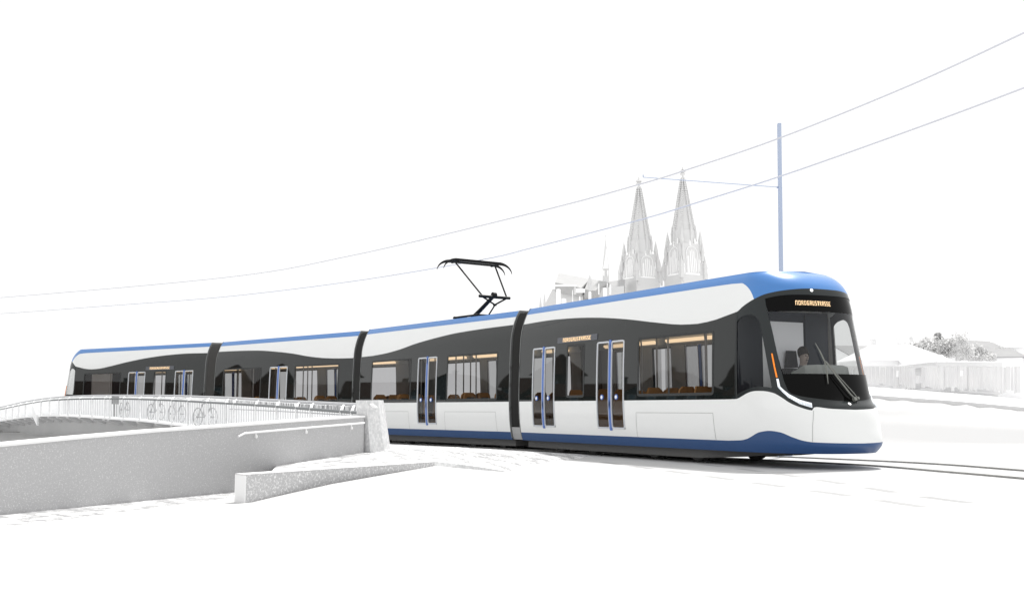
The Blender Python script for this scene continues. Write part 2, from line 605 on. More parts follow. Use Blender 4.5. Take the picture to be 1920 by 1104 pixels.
FONT = {
    'N': ['1111', '1001', '1001', '1001', '1001', '1001', '1001'],
    'O': ['1111', '1001', '1001', '1001', '1001', '1001', '1111'],
    'R': ['1110', '1001', '1001', '1110', '1010', '1001', '1001'],
    'D': ['1110', '1001', '1001', '1001', '1001', '1001', '1110'],
    'G': ['1111', '1000', '1000', '1011', '1001', '1001', '1111'],
    'A': ['1111', '1001', '1001', '1111', '1001', '1001', '1001'],
    'U': ['1001', '1001', '1001', '1001', '1001', '1001', '1111'],
    'S': ['1111', '1000', '1000', '1111', '0001', '0001', '1111'],
    'T': ['1111', '0110', '0110', '0110', '0110', '0110', '0110'],
    'E': ['1111', '1000', '1000', '1110', '1000', '1000', '1111'],
}


def lettering(mb, text, qa, qb, z0, z1, side, off, rev=False, qmap=lambda q: q):
    """lamp-by-lamp display lettering laid on the shell from qa to qb"""
    PT = 5.7
    cols = len(text) * PT - (PT - 4)
    du = (qb - qa) / cols
    dv = (z1 - z0) / 7.0
    for k, ch in enumerate(text):
        for r_, row in enumerate(FONT[ch]):
            c = 0
            while c < 4:
                if row[c] == '1':
                    e = c
                    while e < 4 and row[e] == '1':
                        e += 1
                    u0, u1 = k * PT + c + 0.08, k * PT + e - 0.08
                    x0, x1 = qa + u0 * du, qa + u1 * du
                    zt, zb = z1 - r_ * dv, z1 - (r_ + 1) * dv
                    if rev:
                        x0, x1 = qa + qb - x0, qa + qb - x1
                    x0, x1 = qmap(x0), qmap(x1)
                    p = [SO(x0, zb, side, off), SO(x1, zb, side, off), SO(x1, zt, side, off), SO(x0, zt, side, off)]
                    nn = SN((x0 + x1) / 2, zt, side) * -0.004
                    mb.prism([v + nn for v in p], p)
                    c = e
                c += 1


def make_window(root, q0, q1, z0, z1):
    for side in (-1, 1):
        f = MB()
        ring(f, q0 - 0.012, q1 + 0.012, z0 - 0.012, z1 + 0.012, side, 0.05, 0.004, 0.07)
        fo = f.obj('window', M['frame_dark'], root)
        p = MB()
        shell(p, q0, q1, K(z0), K(z1), off=-0.012, sides=(side,))
        p.obj('pane', M['window'], fo, fix=False, weld=False)


def make_door(root, q0, q1, z0=0.59, z1=2.40):
    qm = (q0 + q1) / 2
    for side in (-1, 1):
        f = MB()
        ring(f, q0, qm - 0.03, z0, z1, side, 0.034, 0.012, 0.06, t=0.03)
        ring(f, qm + 0.03, q1, z0, z1, side, 0.034, 0.012, 0.06, t=0.03)
        fo = f.obj('door', M['frame_grey'], root)
        for a, b in ((q0 + 0.012, qm - 0.035), (qm + 0.035, q1 - 0.012)):
            p = MB()
            shell(p, a, b, K(z0 + 0.012), K(z1 - 0.012), off=-0.006, sides=(side,))
            p.obj('pane', M['door_glass'], fo, fix=False, weld=False)
            c = MB()
            ce = SO((a + b) / 2 - 0.02, 1.24, side, 0.0)
            c.disc(ce, (0, side, 0), 0.036, 0.022)
            bo = c.obj('push_button', M['button_white'], fo)
            rg = MB()
            rg.lathe([(0.036, 0.0), (0.055, 0.0), (0.055, side * 0.018), (0.036, side * 0.018)], ce, 'Y')
            rg.obj('button_ring', M['blue_strip'], fo)
        st = MB()
        zs = [z0 - 0.03 + (z1 + 0.05 - z0) * i / 14 for i in range(15)]
        for za, zb in zip(zs[:-1], zs[1:]):
            v = [SO(qm - 0.036, za, side, 0.02), SO(qm + 0.036, za, side, 0.02), SO(qm + 0.036, zb, side, 0.02), SO(qm - 0.036, zb, side, 0.02)]
            v2 = [SO(qm - 0.036, za, side, -0.02), SO(qm + 0.036, za, side, -0.02), SO(qm + 0.036, zb, side, -0.02), SO(qm - 0.036, zb, side, -0.02)]
            st.prism(v2, v)
        st.obj('centre_strip', M['blue_strip'], fo)


def make_display(root, q0, q1, z0, z1):
    for side in (-1, 1):
        b = MB()
        v = [(q0, z0), (q1, z0), (q1, z1), (q0, z1)]
        b.prism([SO(x, z, side, -0.02) for x, z in v], [SO(x, z, side, 0.012) for x, z in v])
        d = b.obj('destination_display', M['panel_led'], root)
        t = MB()
        m = (q1 - q0) * 0.15
        lettering(t, 'NORDGAUSTRASSE', q0 + m, q1 - m, z0 + 0.022, z1 - 0.022, side, 0.017, rev=(side > 0))
        t.obj('lettering', M['led'], d, smooth=False)


def make_seat(root, x, y, rz):
    """bucket seat: orange shell with tapered rounded back, dark cushion"""
    b = MB()
    prof = [(-0.21, 0.50), (-0.225, 0.85), (-0.21, 1.15), (-0.17, 1.36), (-0.12, 1.42)]
    L_, R_ = [], []
    for i, (w_, z) in enumerate(prof):
        dx = -0.20 - 0.05 * i / 4 - 0.02 * (i == 4)
        L_.append(Vector((dx, w_, z)))
        R_.append(Vector((dx, -w_, z)))
    pts = L_ + R_[::-1]
    b.prism([p + Vector((-0.05, 0, 0)) for p in pts], pts)
    b.box((0.02, 0, 0.76), (0.46, 0.43, 0.05))
    b.box((-0.06, 0, 0.55), (0.12, 0.30, 0.38))
    m = Matrix.Translation((x, y, 0)) @ Matrix.Rotation(rz, 4, 'Z')
    b.v = [m @ v for v in b.v]
    so_ = b.obj('seat', M['seat'], root, angle=30)
    c = MB()
    c.box((0.03, 0, 0.805), (0.42, 0.38, 0.04), 0, 0.92)
    c.prism([(-0.195, 0.14, 0.86), (-0.195, -0.14, 0.86), (-0.228, -0.11, 1.3), (-0.228, 0.11, 1.3)],
            [(-0.165, 0.12, 0.87), (-0.165, -0.12, 0.87), (-0.2, -0.09, 1.28), (-0.2, 0.09, 1.28)])
    c.v = [m @ v for v in c.v]
    c.obj('cushion', M['cushion'], so_, smooth=False)


def make_bogie(root, x):
    b = MB()
    for y in (-0.78, 0.78):
        b.box((x, y, 0.33), (1.9, 0.16, 0.18))
    b.box((x, 0, 0.34), (0.4, 1.5, 0.18))
    bo = b.obj('bogie', M['under'], root, smooth=False)
    for dx in (-0.68, 0.68):
        for y in (-0.7175, 0.7175):
            w_ = MB()
            s_ = 1 if y > 0 else -1
            w_.lathe([(0.0, s_ * 0.07), (0.12, s_ * 0.07), (0.2, s_ * 0.045), (0.27, s_ * 0.06), (0.29, s_ * 0.05), (0.29, -s_ * 0.04),
                      (0.32, -s_ * 0.05), (0.32, -s_ * 0.07), (0.0, -s_ * 0.07)], (x + dx, y, 0.31), 'Y', 24)
            w_.obj('wheel', M['wheel'], bo)


def seam(root, pts, side, wd=0.008, off=0.004, mt='gap'):
    """narrow joint between body panels following (q, z) points"""
    mb = MB()
    fine = [(a[0] + (b[0] - a[0]) * k / 8, a[1] + (b[1] - a[1]) * k / 8) for a, b in zip(pts[:-1], pts[1:]) for k in range(8)] + [pts[-1]]
    pts = fine
    for (qa, za), (qb, zb) in zip(pts[:-1], pts[1:]):
        a, b = SO(qa, za, side, off), SO(qb, zb, side, off)
        n = (SN(qa, za, side) + SN(qb, zb, side)).normalized()
        t = (b - a).normalized().cross(n) * wd / 2
        mb.quad(a - t, b - t, b + t, a + t)
    mb.obj('panel_joint', M[mt], root, smooth=False)


def underframe(root, x0, x1, nose=False):
    """added shadow-coloured fairing below the skirt, tapering up and inwards under a nose"""
    m = MB()
    st = [(x0, 0.97, 0.10), (x1, 0.97, 0.10)] + ([(x1 + 0.7, 0.86, 0.135), (x1 + 1.5, 0.60, 0.20), (x1 + 2.0, 0.35, 0.245)] if nose else [])
    rows = [[(x, -y, 0.264), (x, -y, z), (x, y, z), (x, y, 0.264)] for x, y, z in st]
    for p, q in zip(rows[:-1], rows[1:]):
        for i in range(3):
            m.quad(p[i], q[i], q[i + 1], p[i + 1])
    m.quad(*rows[0])
    m.quad(*rows[-1])
    m.obj('underframe', M['shade_fairing'], root, angle=50)


def interior(root, L, doors, seats, poles, length_end):
    f = MB()
    f.box((length_end / 2, 0, 0.36), (length_end, 2.12, 0.06))
    f.obj('floor_panel', M['floor'], root, smooth=False)
    c = MB()
    c.box((length_end / 2, 0, 2.78), (length_end, 2.02, 0.04))
    for y in (-1, 1):
        c.quad((0, y * 1.08, 2.44), (length_end, y * 1.08, 2.44), (length_end, y * 0.86, 2.755), (0, y * 0.86, 2.755))
    c.obj('ceiling_panel', M['ceiling'], root, smooth=False)
    for (a, b) in ((0.5, 2.6), (3.0, 5.9), (6.3, 7.4)):
        for y in (-0.92, 0.92):
            l = MB()
            l.prism([(a, y - 0.028, 2.500), (b, y - 0.028, 2.500), (b, y + 0.028, 2.462), (a, y + 0.028, 2.462)] if y > 0 else
                    [(a, y - 0.028, 2.462), (b, y - 0.028, 2.462), (b, y + 0.028, 2.500), (a, y + 0.028, 2.500)],
                    [(a, y - 0.028, 2.540), (b, y - 0.028, 2.540), (b, y + 0.028, 2.515), (a, y + 0.028, 2.515)] if y > 0 else
                    [(a, y - 0.028, 2.515), (b, y - 0.028, 2.515), (b, y + 0.028, 2.540), (a, y + 0.028, 2.540)])
            l.obj('ceiling_light', M['light'], root, smooth=False)
    for (x, rz) in seats:
        for y in (-0.86, -0.40, 0.40, 0.86):
            make_seat(root, x, y, rz)
    for (x, y) in poles:
        p = MB()
        p.tube([(x, y, 0.39), (x, y, 2.4), (x, y * 0.97, 2.6), (x, y * 0.85, 2.74)], 0.019, 8)
        p.obj('grab_pole', M['pole'], root)


def end_ring(root, q):
    """pale frame round the open end of a car"""
    b = MB()
    zs = [0.3 + (3.4 - 0.3) * i / 22 for i in range(23)]
    prof = [(HW - ins(z), z) for z in zs]
    full = [(-y, z) for y, z in prof] + [(y, z) for y, z in prof[::-1]]
    for (a, b_) in zip(full[:-1], full[1:]):
        for x0, x1, g0, g1 in ((q - 0.014, q + 0.014, 0.006, 0.006),):
            def sh(p, g):
                return (p[0] + (g if p[0] > 0 else -g), p[1] + (g if p[1] > 3.3 else 0))
            p0, p1 = sh(a, g0), sh(b_, g0)
            i0, i1 = (a[0] * 0.93, a[1] - (0.06 if a[1] > 3.3 else 0)), (b_[0] * 0.93, b_[1] - (0.06 if b_[1] > 3.3 else 0))
            b.prism([(x0, *p0), (x0, *p1), (x0, *i1), (x0, *i0)], [(x1, *p0), (x1, *p1), (x1, *i1), (x1, *i0)])
    return b.obj('end_frame', M['frame_edge'], root)


# ---- livery curves of the end car
def deg(d):
    return Q0 + d / 100.0


zk_e = cub([(0, 0.445), (7.55, 0.445), (deg(0), 0.456), (deg(4.9), 0.489), (deg(9), 0.548), (deg(13.3), 0.604), (deg(21.2), 0.634), (deg(28.7), 0.611),
            (deg(36.5), 0.535), (deg(44.4), 0.477), (deg(51.4), 0.456), (deg(64.4), 0.446), (deg(90), 0.435)])
zb_e = cub([(0, 1.172), (7.7, 1.165), (deg(0), 1.168), (deg(5), 1.225), (deg(10.2), 1.282), (deg(16), 1.303), (deg(21.4), 1.300), (deg(29.7), 1.268),
            (deg(37), 1.178), (deg(42.5), 1.079), (deg(48.2), 1.018), (deg(55.2), 0.975), (deg(57.2), 0.972), (deg(58.6), 1.03), (deg(72), 1.0), (deg(90), 0.984)])
zs_e = cub([(0, 3.015), (1.15, 3.03), (2.25, 3.0), (3.33, 2.93), (4.46, 2.81), (5.48, 2.67), (6.31, 2.575), (6.75, 2.56), (7.2, 2.59), (7.6, 2.655),
            (deg(0), 2.69), (deg(6), 2.775), (deg(12), 2.84), (deg(17.8), 2.89), (deg(30.4), 2.968), (deg(55), 3.03), (deg(79), 3.059), (deg(90), 3.06)])
zr_raw = cub([(0, 3.25), (7.3, 3.23), (7.7, 3.222), (deg(0), 3.212), (deg(4), 3.175), (deg(9.5), 3.10), (deg(14.4), 2.997), (deg(17.8), 2.89), (deg(20), 2.80)])


def zr_e(q):
    return max(zr_raw(q), zs_e(q)) if q < deg(30) else zs_e(q)


ws_lo = cub([(deg(30.2), 2.882), (deg(33), 2.64), (deg(36.6), 2.246), (deg(38.2), 1.9), (deg(39.4), 1.616), (deg(41.2), 1.36), (deg(44.5), 1.257), (deg(52), 1.21),
             (deg(62), 1.176), (deg(77), 1.142), (deg(90), 1.12)])
ws_hi = cub([(deg(30.2), 2.883), (deg(42), 2.92), (deg(55), 2.94), (deg(80), 2.946), (deg(90), 2.946)])
cw_lo = cub([(deg(0.8), 1.25), (deg(8), 1.33), (deg(16), 1.375), (deg(22), 1.375), (deg(29.4), 1.35)])
cw_hi = cub([(deg(0.8), 2.50), (deg(4), 2.585), (deg(13.6), 2.62), (deg(20), 2.58), (deg(23.5), 2.51), (deg(25.2), 2.40), (deg(27), 2.05), (deg(29.4), 1.352)])

tram = thing('tram', 'long four-section articulated tram, white and blue with dark glazing, curving along the track', 'tram', (1.1, 26.4, 0))


def car_pose(o, loc, ang, sx=1.0):
    o.matrix_basis = Matrix.Translation(Vector((loc[0], loc[1], 0)) - tram.location) @ Matrix.Rotation(R(ang), 4, 'Z') @ Matrix.Diagonal((sx, 1, 1, 1))


class Car:
    """collects the parts of one car while they are built in the car's own coordinates"""
    def __init__(s):
        s.mark = set(bpy.data.objects)

    def parts(s):
        return [o for o in bpy.data.objects if o not in s.mark and o.parent == tram]


# ---------------------------------------------------------------- end car
car = Car()
QE = Q0 + 0.9
D1, D2, W1, W2 = (0.64, 1.65), (3.38, 4.40), (2.16, 2.88), (4.87, 7.22)
ZW0, ZW1 = 1.255, 2.40
holes = [(a, b, K(0.59), K(2.40)) for a, b in (D1, D2)]
whole = holes + [(a, b, K(ZW0), K(ZW1)) for a, b in (W1, W2)]
front = whole + [(deg(0.8), deg(29.4), cw_lo, cw_hi), (deg(30.2), QE, ws_lo, ws_hi)]
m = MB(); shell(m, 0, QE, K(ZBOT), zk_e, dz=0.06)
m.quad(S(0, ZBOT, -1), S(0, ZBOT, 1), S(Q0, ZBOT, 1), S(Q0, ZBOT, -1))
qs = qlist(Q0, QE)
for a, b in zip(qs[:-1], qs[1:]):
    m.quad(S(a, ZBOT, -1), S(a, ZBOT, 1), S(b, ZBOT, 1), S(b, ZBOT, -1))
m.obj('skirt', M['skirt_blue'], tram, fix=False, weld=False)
m = MB(); shell(m, 0, QE, zk_e, zb_e, holes, inner=True); m.obj('lower_panel', [M['tram_white'], M['lining']], tram, fix=False, weld=False)
for side in (-1, 1):
    m = MB(); shell(m, 0, Q0, zb_e, zs_e, whole, sides=(side,), inner=True); m.obj('glazing_band', [M['band'], M['lining']], tram, fix=False, weld=False)
m = MB(); shell(m, Q0, QE, zb_e, zs_e, front, dz=0.1, inner=True); m.obj('windscreen_surround', [M['surround'], M['cab_dark']], tram, fix=False, weld=False)
for side in (-1, 1):
    m = MB(); shell(m, 0, deg(19.2), zs_e, zr_e, dz=0.08, sides=(side,), inner=True); m.obj('upper_panel', [M['tram_white'], M['lining']], tram, fix=False, weld=False)
m = MB(); shell(m, 0, QE, zr_e, K(3.4), dz=0.035)
qs = qlist(0, QE)
for a, b in zip(qs[:-1], qs[1:]):
    ya, yb = S(a, 3.4, -1), S(b, 3.4, -1)
    ring_a = [Vector((ya.x, ya.y * (1 - 2 * i / 6), 3.4 + 0.02 * (1 - (1 - 2 * i / 6) ** 2))) for i in range(7)]
    ring_b = [Vector((yb.x, yb.y * (1 - 2 * i / 6), 3.4 + 0.02 * (1 - (1 - 2 * i / 6) ** 2) * (1 if b < QE else 0))) for i in range(7)]
    for i in range(6):
        m.quad(ring_a[i], ring_b[i], ring_b[i + 1], ring_a[i + 1])
m.obj('roof', M['tram_blue'], tram, fix=False, weld=False)
make_window(tram, *W1, ZW0, ZW1)
make_window(tram, *W2, ZW0, ZW1)
make_door(tram, *D1)
make_door(tram, *D2)
make_display(tram, 1.74, 3.38, 2.455, 2.585)
for side in (-1, 1):
    c = MB(); shell(c, deg(0.8), deg(29.4), cw_lo, cw_hi, off=-0.008, sides=(side,))
    c.obj('cab_side_window', M['cab_glass'], tram, fix=False, weld=False)
# windscreen with its printed black bands
BL, BH = 1.585, 2.655
lo_c = lambda q: max(ws_lo(q), BL)
hi_c = lambda q: max(min(ws_hi(q), BH), lo_c(q))
m = MB(); shell(m, deg(30.2), QE, lo_c, hi_c, off=-0.008); wsc = m.obj('windscreen', M['windscreen'], tram, fix=False, weld=False)
m = MB(); shell(m, deg(30.2), QE, lambda q: max(ws_lo(q), BH), ws_hi, off=-0.008); dsp = m.obj('destination_display', M['black_gloss'], tram, fix=False, weld=False)
def y_to_q(y):
    """place on the windscreen whose sideways distance is y (fraction of the half width)"""
    t = math.degrees(math.acos(min(1.0, abs(y)) ** 1.25))
    return deg(t if y <= 0 else 180 - t)


m = MB(); lettering(m, 'NORDGAUSTRASSE', -math.cos(R(61.5)) ** 0.8, 0.075, 2.762, 2.840, -1, 0.004, qmap=y_to_q); m.obj('lettering', M['led'], dsp, smooth=False)
m = MB(); shell(m, deg(38), QE, ws_lo, lambda q: max(ws_lo(q), BL), off=-0.008); m.obj('black_band', M['black_gloss'], wsc, fix=False, weld=False)
# headlight strips, indicators, marker lamps
for side in (-1, 1):
    lo_ = [(34.4, 1.50), (34.9, 1.356), (37.6, 1.285), (41.8, 1.185), (48.4, 1.079), (53, 1.04), (56.7, 1.015)]
    up_ = [(36.1, 1.50), (36.7, 1.37), (39.2, 1.315), (43.1, 1.239), (50.8, 1.142), (55, 1.105), (58.2, 1.082)]
    h = MB()
    A = [SO(deg(t), z, side, 0.02) for t, z in lo_]
    B = [SO(deg(t), z, side, 0.02) for t, z in up_]
    A2 = [SO(deg(t), z, side, -0.01) for t, z in lo_]
    B2 = [SO(deg(t), z, side, -0.01) for t, z in up_]
    for i in range(6):
        h.prism([A2[i], A2[i + 1], B2[i + 1], B2[i]], [A[i], A[i + 1], B[i + 1], B[i]])
    for i in range(1, 6):
        for k in range(5):
            f = k / 5
            p = A[i].lerp(A[i + 1], f)
            p2 = p.lerp(B[i].lerp(B[i + 1], f), 0.6)
            g = (A[i + 1] - A[i]).normalized() * 0.004
            nn = SN(deg(lo_[i][0]), lo_[i][1], side) * 0.003
            h.quad(p - g + nn, p + g + nn, p2 + g + nn, p2 - g + nn, 1)
    h.obj('headlight', [M['headlight'], M['headtick']], tram, angle=60)
    o_ = MB()
    pts = [(33.0, 1.93), (33.55, 1.73), (34.2, 1.525)]
    for (t0, z0), (t1, z1) in zip(pts[:-1], pts[1:]):
        v = [SO(deg(t0), z0, side, 0.015), SO(deg(t1), z1, side, 0.015), SO(deg(t1 + 1.25), z1, side, 0.015), SO(deg(t0 + 1.1), z0, side, 0.015)]
        v2 = [SO(deg(t0), z0, side, -0.01), SO(deg(t1), z1, side, -0.01), SO(deg(t1 + 1.25), z1, side, -0.01), SO(deg(t0 + 1.1), z0, side, -0.01)]
        o_.prism(v2, v)
    o_.obj('indicator_light', M['orange'], tram, smooth=False)
for t, z in ((79, 3.028), (88.8, 1.08)):
    d = MB(); d.disc(SO(deg(t), z, -1, -0.01), SN(deg(t), z, -1), 0.028, 0.018)
    d.obj('marker_lamp', M['marker'], tram)
# wiper
def wp(t, z, off):
    return SO(deg(t), z, -1, off)
m = MB()
m.tube([wp(93, 1.16, 0.03), wp(90, 1.24, 0.06), wp(84, 1.5, 0.07), wp(78, 1.778, 0.06)], 0.013, 6)
m.tube([wp(95.5, 1.17, 0.03), wp(92.5, 1.25, 0.055), wp(86, 1.5, 0.065), wp(79, 1.765, 0.055)], 0.008, 6)
wo = m.obj('wiper', M['wiper'], tram)
m = MB(); m.tube([wp(73.7, 2.096, 0.03), wp(76.2, 1.95, 0.035), wp(78, 1.778, 0.04), wp(77.6, 1.6, 0.035), wp(76.6, 1.408, 0.03)], [0.006, 0.012, 0.015, 0.013, 0.005], 6)
m.obj('wiper_blade', M['wiper'], wo)
m = MB()
m.disc(wp(93, 1.15, 0.0), SN(deg(93), 1.15, -1), 0.036, 0.05)
m.disc(wp(96, 1.165, 0.0), SN(deg(96), 1.165, -1), 0.025, 0.045)
m.obj('wiper_pivot', M['wiper'], wo)
# joints between panels
for side in (-1, 1):
    seam(tram, [(4.79, 0.45), (4.8, 0.70), (4.81, 0.925), (6.0, 0.925), (7.19, 0.925), (7.2, 0.7), (7.21, 0.45)], side)
    seam(tram, [(deg(50.6), 0.465), (deg(53.6), 0.72), (deg(57), 0.97)], side)
    seam(tram, [(7.81, 1.18), (7.81, 1.7), (7.81, 2.2), (7.81, 2.68)], side, 0.016, mt='frame_dark')
interior(tram, 7.75, (D1, D2), [(5.25, 0), (5.75, math.pi), (6.75, 0), (7.0, math.pi), (2.3, 0), (2.9, math.pi)],
         [(5.1, -0.6), (6.3, 0.6), (6.3, -0.6), (1.15, 0.0), (3.9, 0.0), (2.5, 0.6), (0.45, -0.75), (1.85, 0.75), (3.2, -0.75), (4.6, 0.75)], 7.70)
# cab: partition, dashboard, driver's seat
m = MB()
m.box((7.74, 0.78, 1.57), (0.05, 0.62, 2.36))
m.box((7.74, -0.80, 1.57), (0.05, 0.60, 2.36))
m.box((7.74, -0.02, 2.66), (0.05, 0.98, 0.18))
m.box((7.74, -0.02, 0.66), (0.05, 0.98, 0.54))
m.box((7.775, 0.52, 1.6), (0.03, 0.03, 2.2))
m.obj('cab_partition', M['cab_dark'], tram, smooth=False)
m = MB()
m.box((7.75, -0.02, 1.75), (0.04, 0.98, 1.63))  # pale panel added to stand for the whitish reflection in the windscreen
m.obj('reflection_panel', M['reflection_pale'], tram, smooth=False)
m = MB(); m.box((8.2, 0, 0.36), (0.95, 2.0, 0.06)); m.obj('cab_floor', M['floor'], tram, smooth=False)
m = MB(); m.box((8.06, 0, 2.86), (0.62, 1.5, 0.04)); m.obj('cab_ceiling', M['cab_dark'], tram, smooth=False)
m = MB()
m.prism([(8.42, -0.45, 1.2), (8.42, 0.86, 1.2), (8.74, 0.70, 1.2), (8.96, 0.35, 1.2), (8.96, -0.30, 1.2), (8.80, -0.45, 1.2)],
        [(8.42, -0.45, 1.62), (8.42, 0.84, 1.62), (8.64, 0.66, 1.73), (8.82, 0.35, 1.75), (8.82, -0.25, 1.75), (8.70, -0.42, 1.74)])
m.box((8.55, 0, 0.8), (0.3, 1.5, 0.8))
m.obj('dashboard', M['dash'], tram, smooth=False)
m = MB()
m.box((8.1, 0.0, 0.95), (0.48, 0.5, 0.12), 0, 0.9)
m.prism([(7.83, 0.26, 1.0), (7.83, -0.26, 1.0), (7.91, -0.26, 1.0), (7.91, 0.26, 1.0)], [(7.81, 0.2, 1.72), (7.81, -0.2, 1.72), (7.87, -0.2, 1.72), (7.87, 0.2, 1.72)])
m.prism([(7.81, 0.14, 1.74), (7.81, -0.14, 1.74), (7.87, -0.14, 1.74), (7.87, 0.14, 1.74)], [(7.82, 0.10, 2.04), (7.82, -0.10, 2.04), (7.87, -0.10, 2.04), (7.87, 0.10, 2.04)])
m.box((8.1, 0, 0.62), (0.2, 0.2, 0.55))
m.v = [v + Vector((0, 0.09, 0)) for v in m.v]
m.obj('driver_seat', M['cushion'], tram, smooth=False)
make_bogie(tram, 5.5)
make_bogie(tram, 1.9)
underframe(tram, 0.05, 6.5, True)
end_ring(tram, 0.0)
PD = ((1.22, 26.13), -61.49)
PA = ((-10.47, 39.70), -33.94 + 180)
for o in car.parts():
    c = copy_tree(o)
    car_pose(c, *PA)
    car_pose(o, *PD)

# ---------------------------------------------------------------- middle car
car = Car()
LM = 7.74
zs_m = cub([(0, 2.555), (0.5, 2.56), (1.43, 2.60), (2.27, 2.68), (3.19, 2.81), (4.15, 2.91), (5.21, 2.99), (6.54, 3.03), (LM, 3.045)])
DM, WA, WB = (3.38, 4.38), (0.70, 3.0), (4.88, 7.21)
holes = [(*DM, K(0.59), K(2.40))]
whole = holes + [(*WA, K(1.225), K(2.40)), (*WB, K(1.225), K(2.40))]
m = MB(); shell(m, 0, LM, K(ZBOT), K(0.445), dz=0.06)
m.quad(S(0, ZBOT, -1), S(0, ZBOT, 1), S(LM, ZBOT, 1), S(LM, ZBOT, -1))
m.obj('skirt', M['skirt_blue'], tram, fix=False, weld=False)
for side in (-1, 1):
    m = MB(); shell(m, 0, LM, K(0.445), K(1.17), holes, sides=(side,), inner=True); m.obj('lower_panel', [M['tram_white'], M['lining']], tram, fix=False, weld=False)
for side in (-1, 1):
    m = MB(); shell(m, 0, LM, K(1.17), zs_m, whole, sides=(side,), inner=True); m.obj('glazing_band', [M['band'], M['lining']], tram, fix=False, weld=False)
for side in (-1, 1):
    m = MB(); shell(m, 0, LM, zs_m, K(3.245), dz=0.08, sides=(side,), inner=True); m.obj('upper_panel', [M['tram_white'], M['lining']], tram, fix=False, weld=False)
m = MB(); shell(m, 0, LM, K(3.245), K(3.4), dz=0.035)
for i in range(6):
    y = lambda k: -(HW - ins(3.4)) * (1 - 2 * k / 6)
    zz = lambda k: 3.4 + 0.02 * (1 - (1 - 2 * k / 6) ** 2)
    m.quad((0, y(i), zz(i)), (LM, y(i), zz(i)), (LM, y(i + 1), zz(i + 1)), (0, y(i + 1), zz(i + 1)))
m.obj('roof', M['tram_blue'], tram, fix=False, weld=False)
make_window(tram, *WA, 1.225, ZW1)
make_window(tram, *WB, 1.225, ZW1)
make_door(tram, *DM)
for side in (-1, 1):
    for a, b in ((0.5, 2.9), (4.8, 7.15)):
        seam(tram, [(a - 0.02, 0.45), (a - 0.01, 0.7), (a, 0.925), (b, 0.925), (b + 0.01, 0.7), (b + 0.02, 0.45)], side)
interior(tram, LM, (DM,), [(0.95, 0), (1.75, math.pi), (2.35, 0), (5.1, math.pi), (5.75, 0), (6.65, math.pi)],
         [(5.4, -0.6), (6.2, 0.6), (2.6, -0.6), (1.4, 0.6), (3.88, 0.0), (3.1, 0.75), (4.65, -0.75), (4.65, 0.75), (7.3, 0.5)], LM)
make_bogie(tram, 1.5)
make_bogie(tram, 6.2)
underframe(tram, 0.05, LM - 0.05)
end_ring(tram, 0.0)
end_ring(tram, LM)
PC = ((-3.62, 32.98), -54.21)
a_b = R(-44.04)
LB = 8.07
PB = ((-9.87 + LB * math.cos(a_b), 39.32 + LB * math.sin(a_b)), -44.04 + 180)
for o in car.parts():
    c = copy_tree(o)
    car_pose(c, *PB, LB / LM)
    car_pose(o, *PC)


# ---------------------------------------------------------------- gangway bellows
def local(pose, x, y, z):
    a = R(pose[1])
    return Vector((pose[0][0] + math.cos(a) * x - math.sin(a) * y, pose[0][1] + math.sin(a) * x + math.cos(a) * y, z))


def bellows(pa, xa, ya, pb, xb, yb, mat):
    zs = [0.56 + (3.36 - 0.56) * i / 26 for i in range(27)]
    N = 14
    rings = []
    for k in range(N + 1):
        t = k / N
        g = 0.045 if k % 2 else 0.10
        prof = [(HW - ins(z) - g, z if z < 3.3 else z - g * 0.4) for z in zs]
        full = [(-y, z) for y, z in prof] + [(y, z) for y, z in prof[::-1]]
        rings.append([local(pa, xa, y * ya, z).lerp(local(pb, xb, y * yb, z), t) for y, z in full])
    m = MB()
    n = len(rings[0])
    for k in range(N):
        for i in range(n - 1):
            m.quad(rings[k][i], rings[k][i + 1], rings[k + 1][i + 1], rings[k + 1][i])
    o = wpart(tram, 'gangway_bellows', m, mat, smooth=False)
    p = MB()
    rr = []
    for t in (0.0, 0.5, 1.0):
        row = [(-(HW - ins(z) - 0.03), z) for z in (0.27, 0.4, 0.56)] + [((HW - ins(z) - 0.03), z) for z in (0.56, 0.4, 0.27)]
        rr.append([local(pa, xa, y * ya, z).lerp(local(pb, xb, y * yb, z), t) for y, z in row])
    for a, b in zip(rr[:-1], rr[1:]):
        for i in range(5):
            p.quad(a[i], a[i + 1], b[i + 1], b[i])
    wpart(tram, 'cover_plate', p, M['plate'], parent=o, smooth=False)


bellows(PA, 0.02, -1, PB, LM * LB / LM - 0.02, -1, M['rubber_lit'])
bellows(PB, 0.02, -1, PC, 0.02, 1, M['rubber'])
bellows(PC, LM - 0.02, 1, PD, 0.02, 1, M['rubber'])


# ---------------------------------------------------------------- pantograph on the second car
def pc(mb):
    mb.v = [local(PC, v.x, v.y, v.z) for v in mb.v]
    return mb


m = MB()
for x in (4.15, 5.2):
    m.tube([(x, -0.5, 3.50), (x, 0.5, 3.50)], 0.03, 8)
for y in (-0.45, 0.45):
    m.tube([(4.05, y, 3.50), (5.3, y, 3.50)], 0.028, 8)
    for x in (4.15, 5.2):
        m.lathe([(0.05, 3.41), (0.07, 3.43), (0.04, 3.45), (0.07, 3.47), (0.03, 3.5)], (x, y, 0), 'Z', 12)
pan = wpart(tram, 'pantograph', pc(m), M['black'])
m = MB(); m.tube([(4.25, 0, 3.47), (4.69, 0, 3.68), (5.39, 0, 4.045)], [0.062, 0.06, 0.05], 10)
m.tube([(5.36, -0.05, 4.04), (5.36, 0.05, 4.04)], 0.085, 12)
wpart(tram, 'lower_arm', pc(m), M['black'], parent=pan)
m = MB(); m.tube([(5.39, -0.5, 3.99), (5.39, 0.5, 3.99)], 0.042, 10)
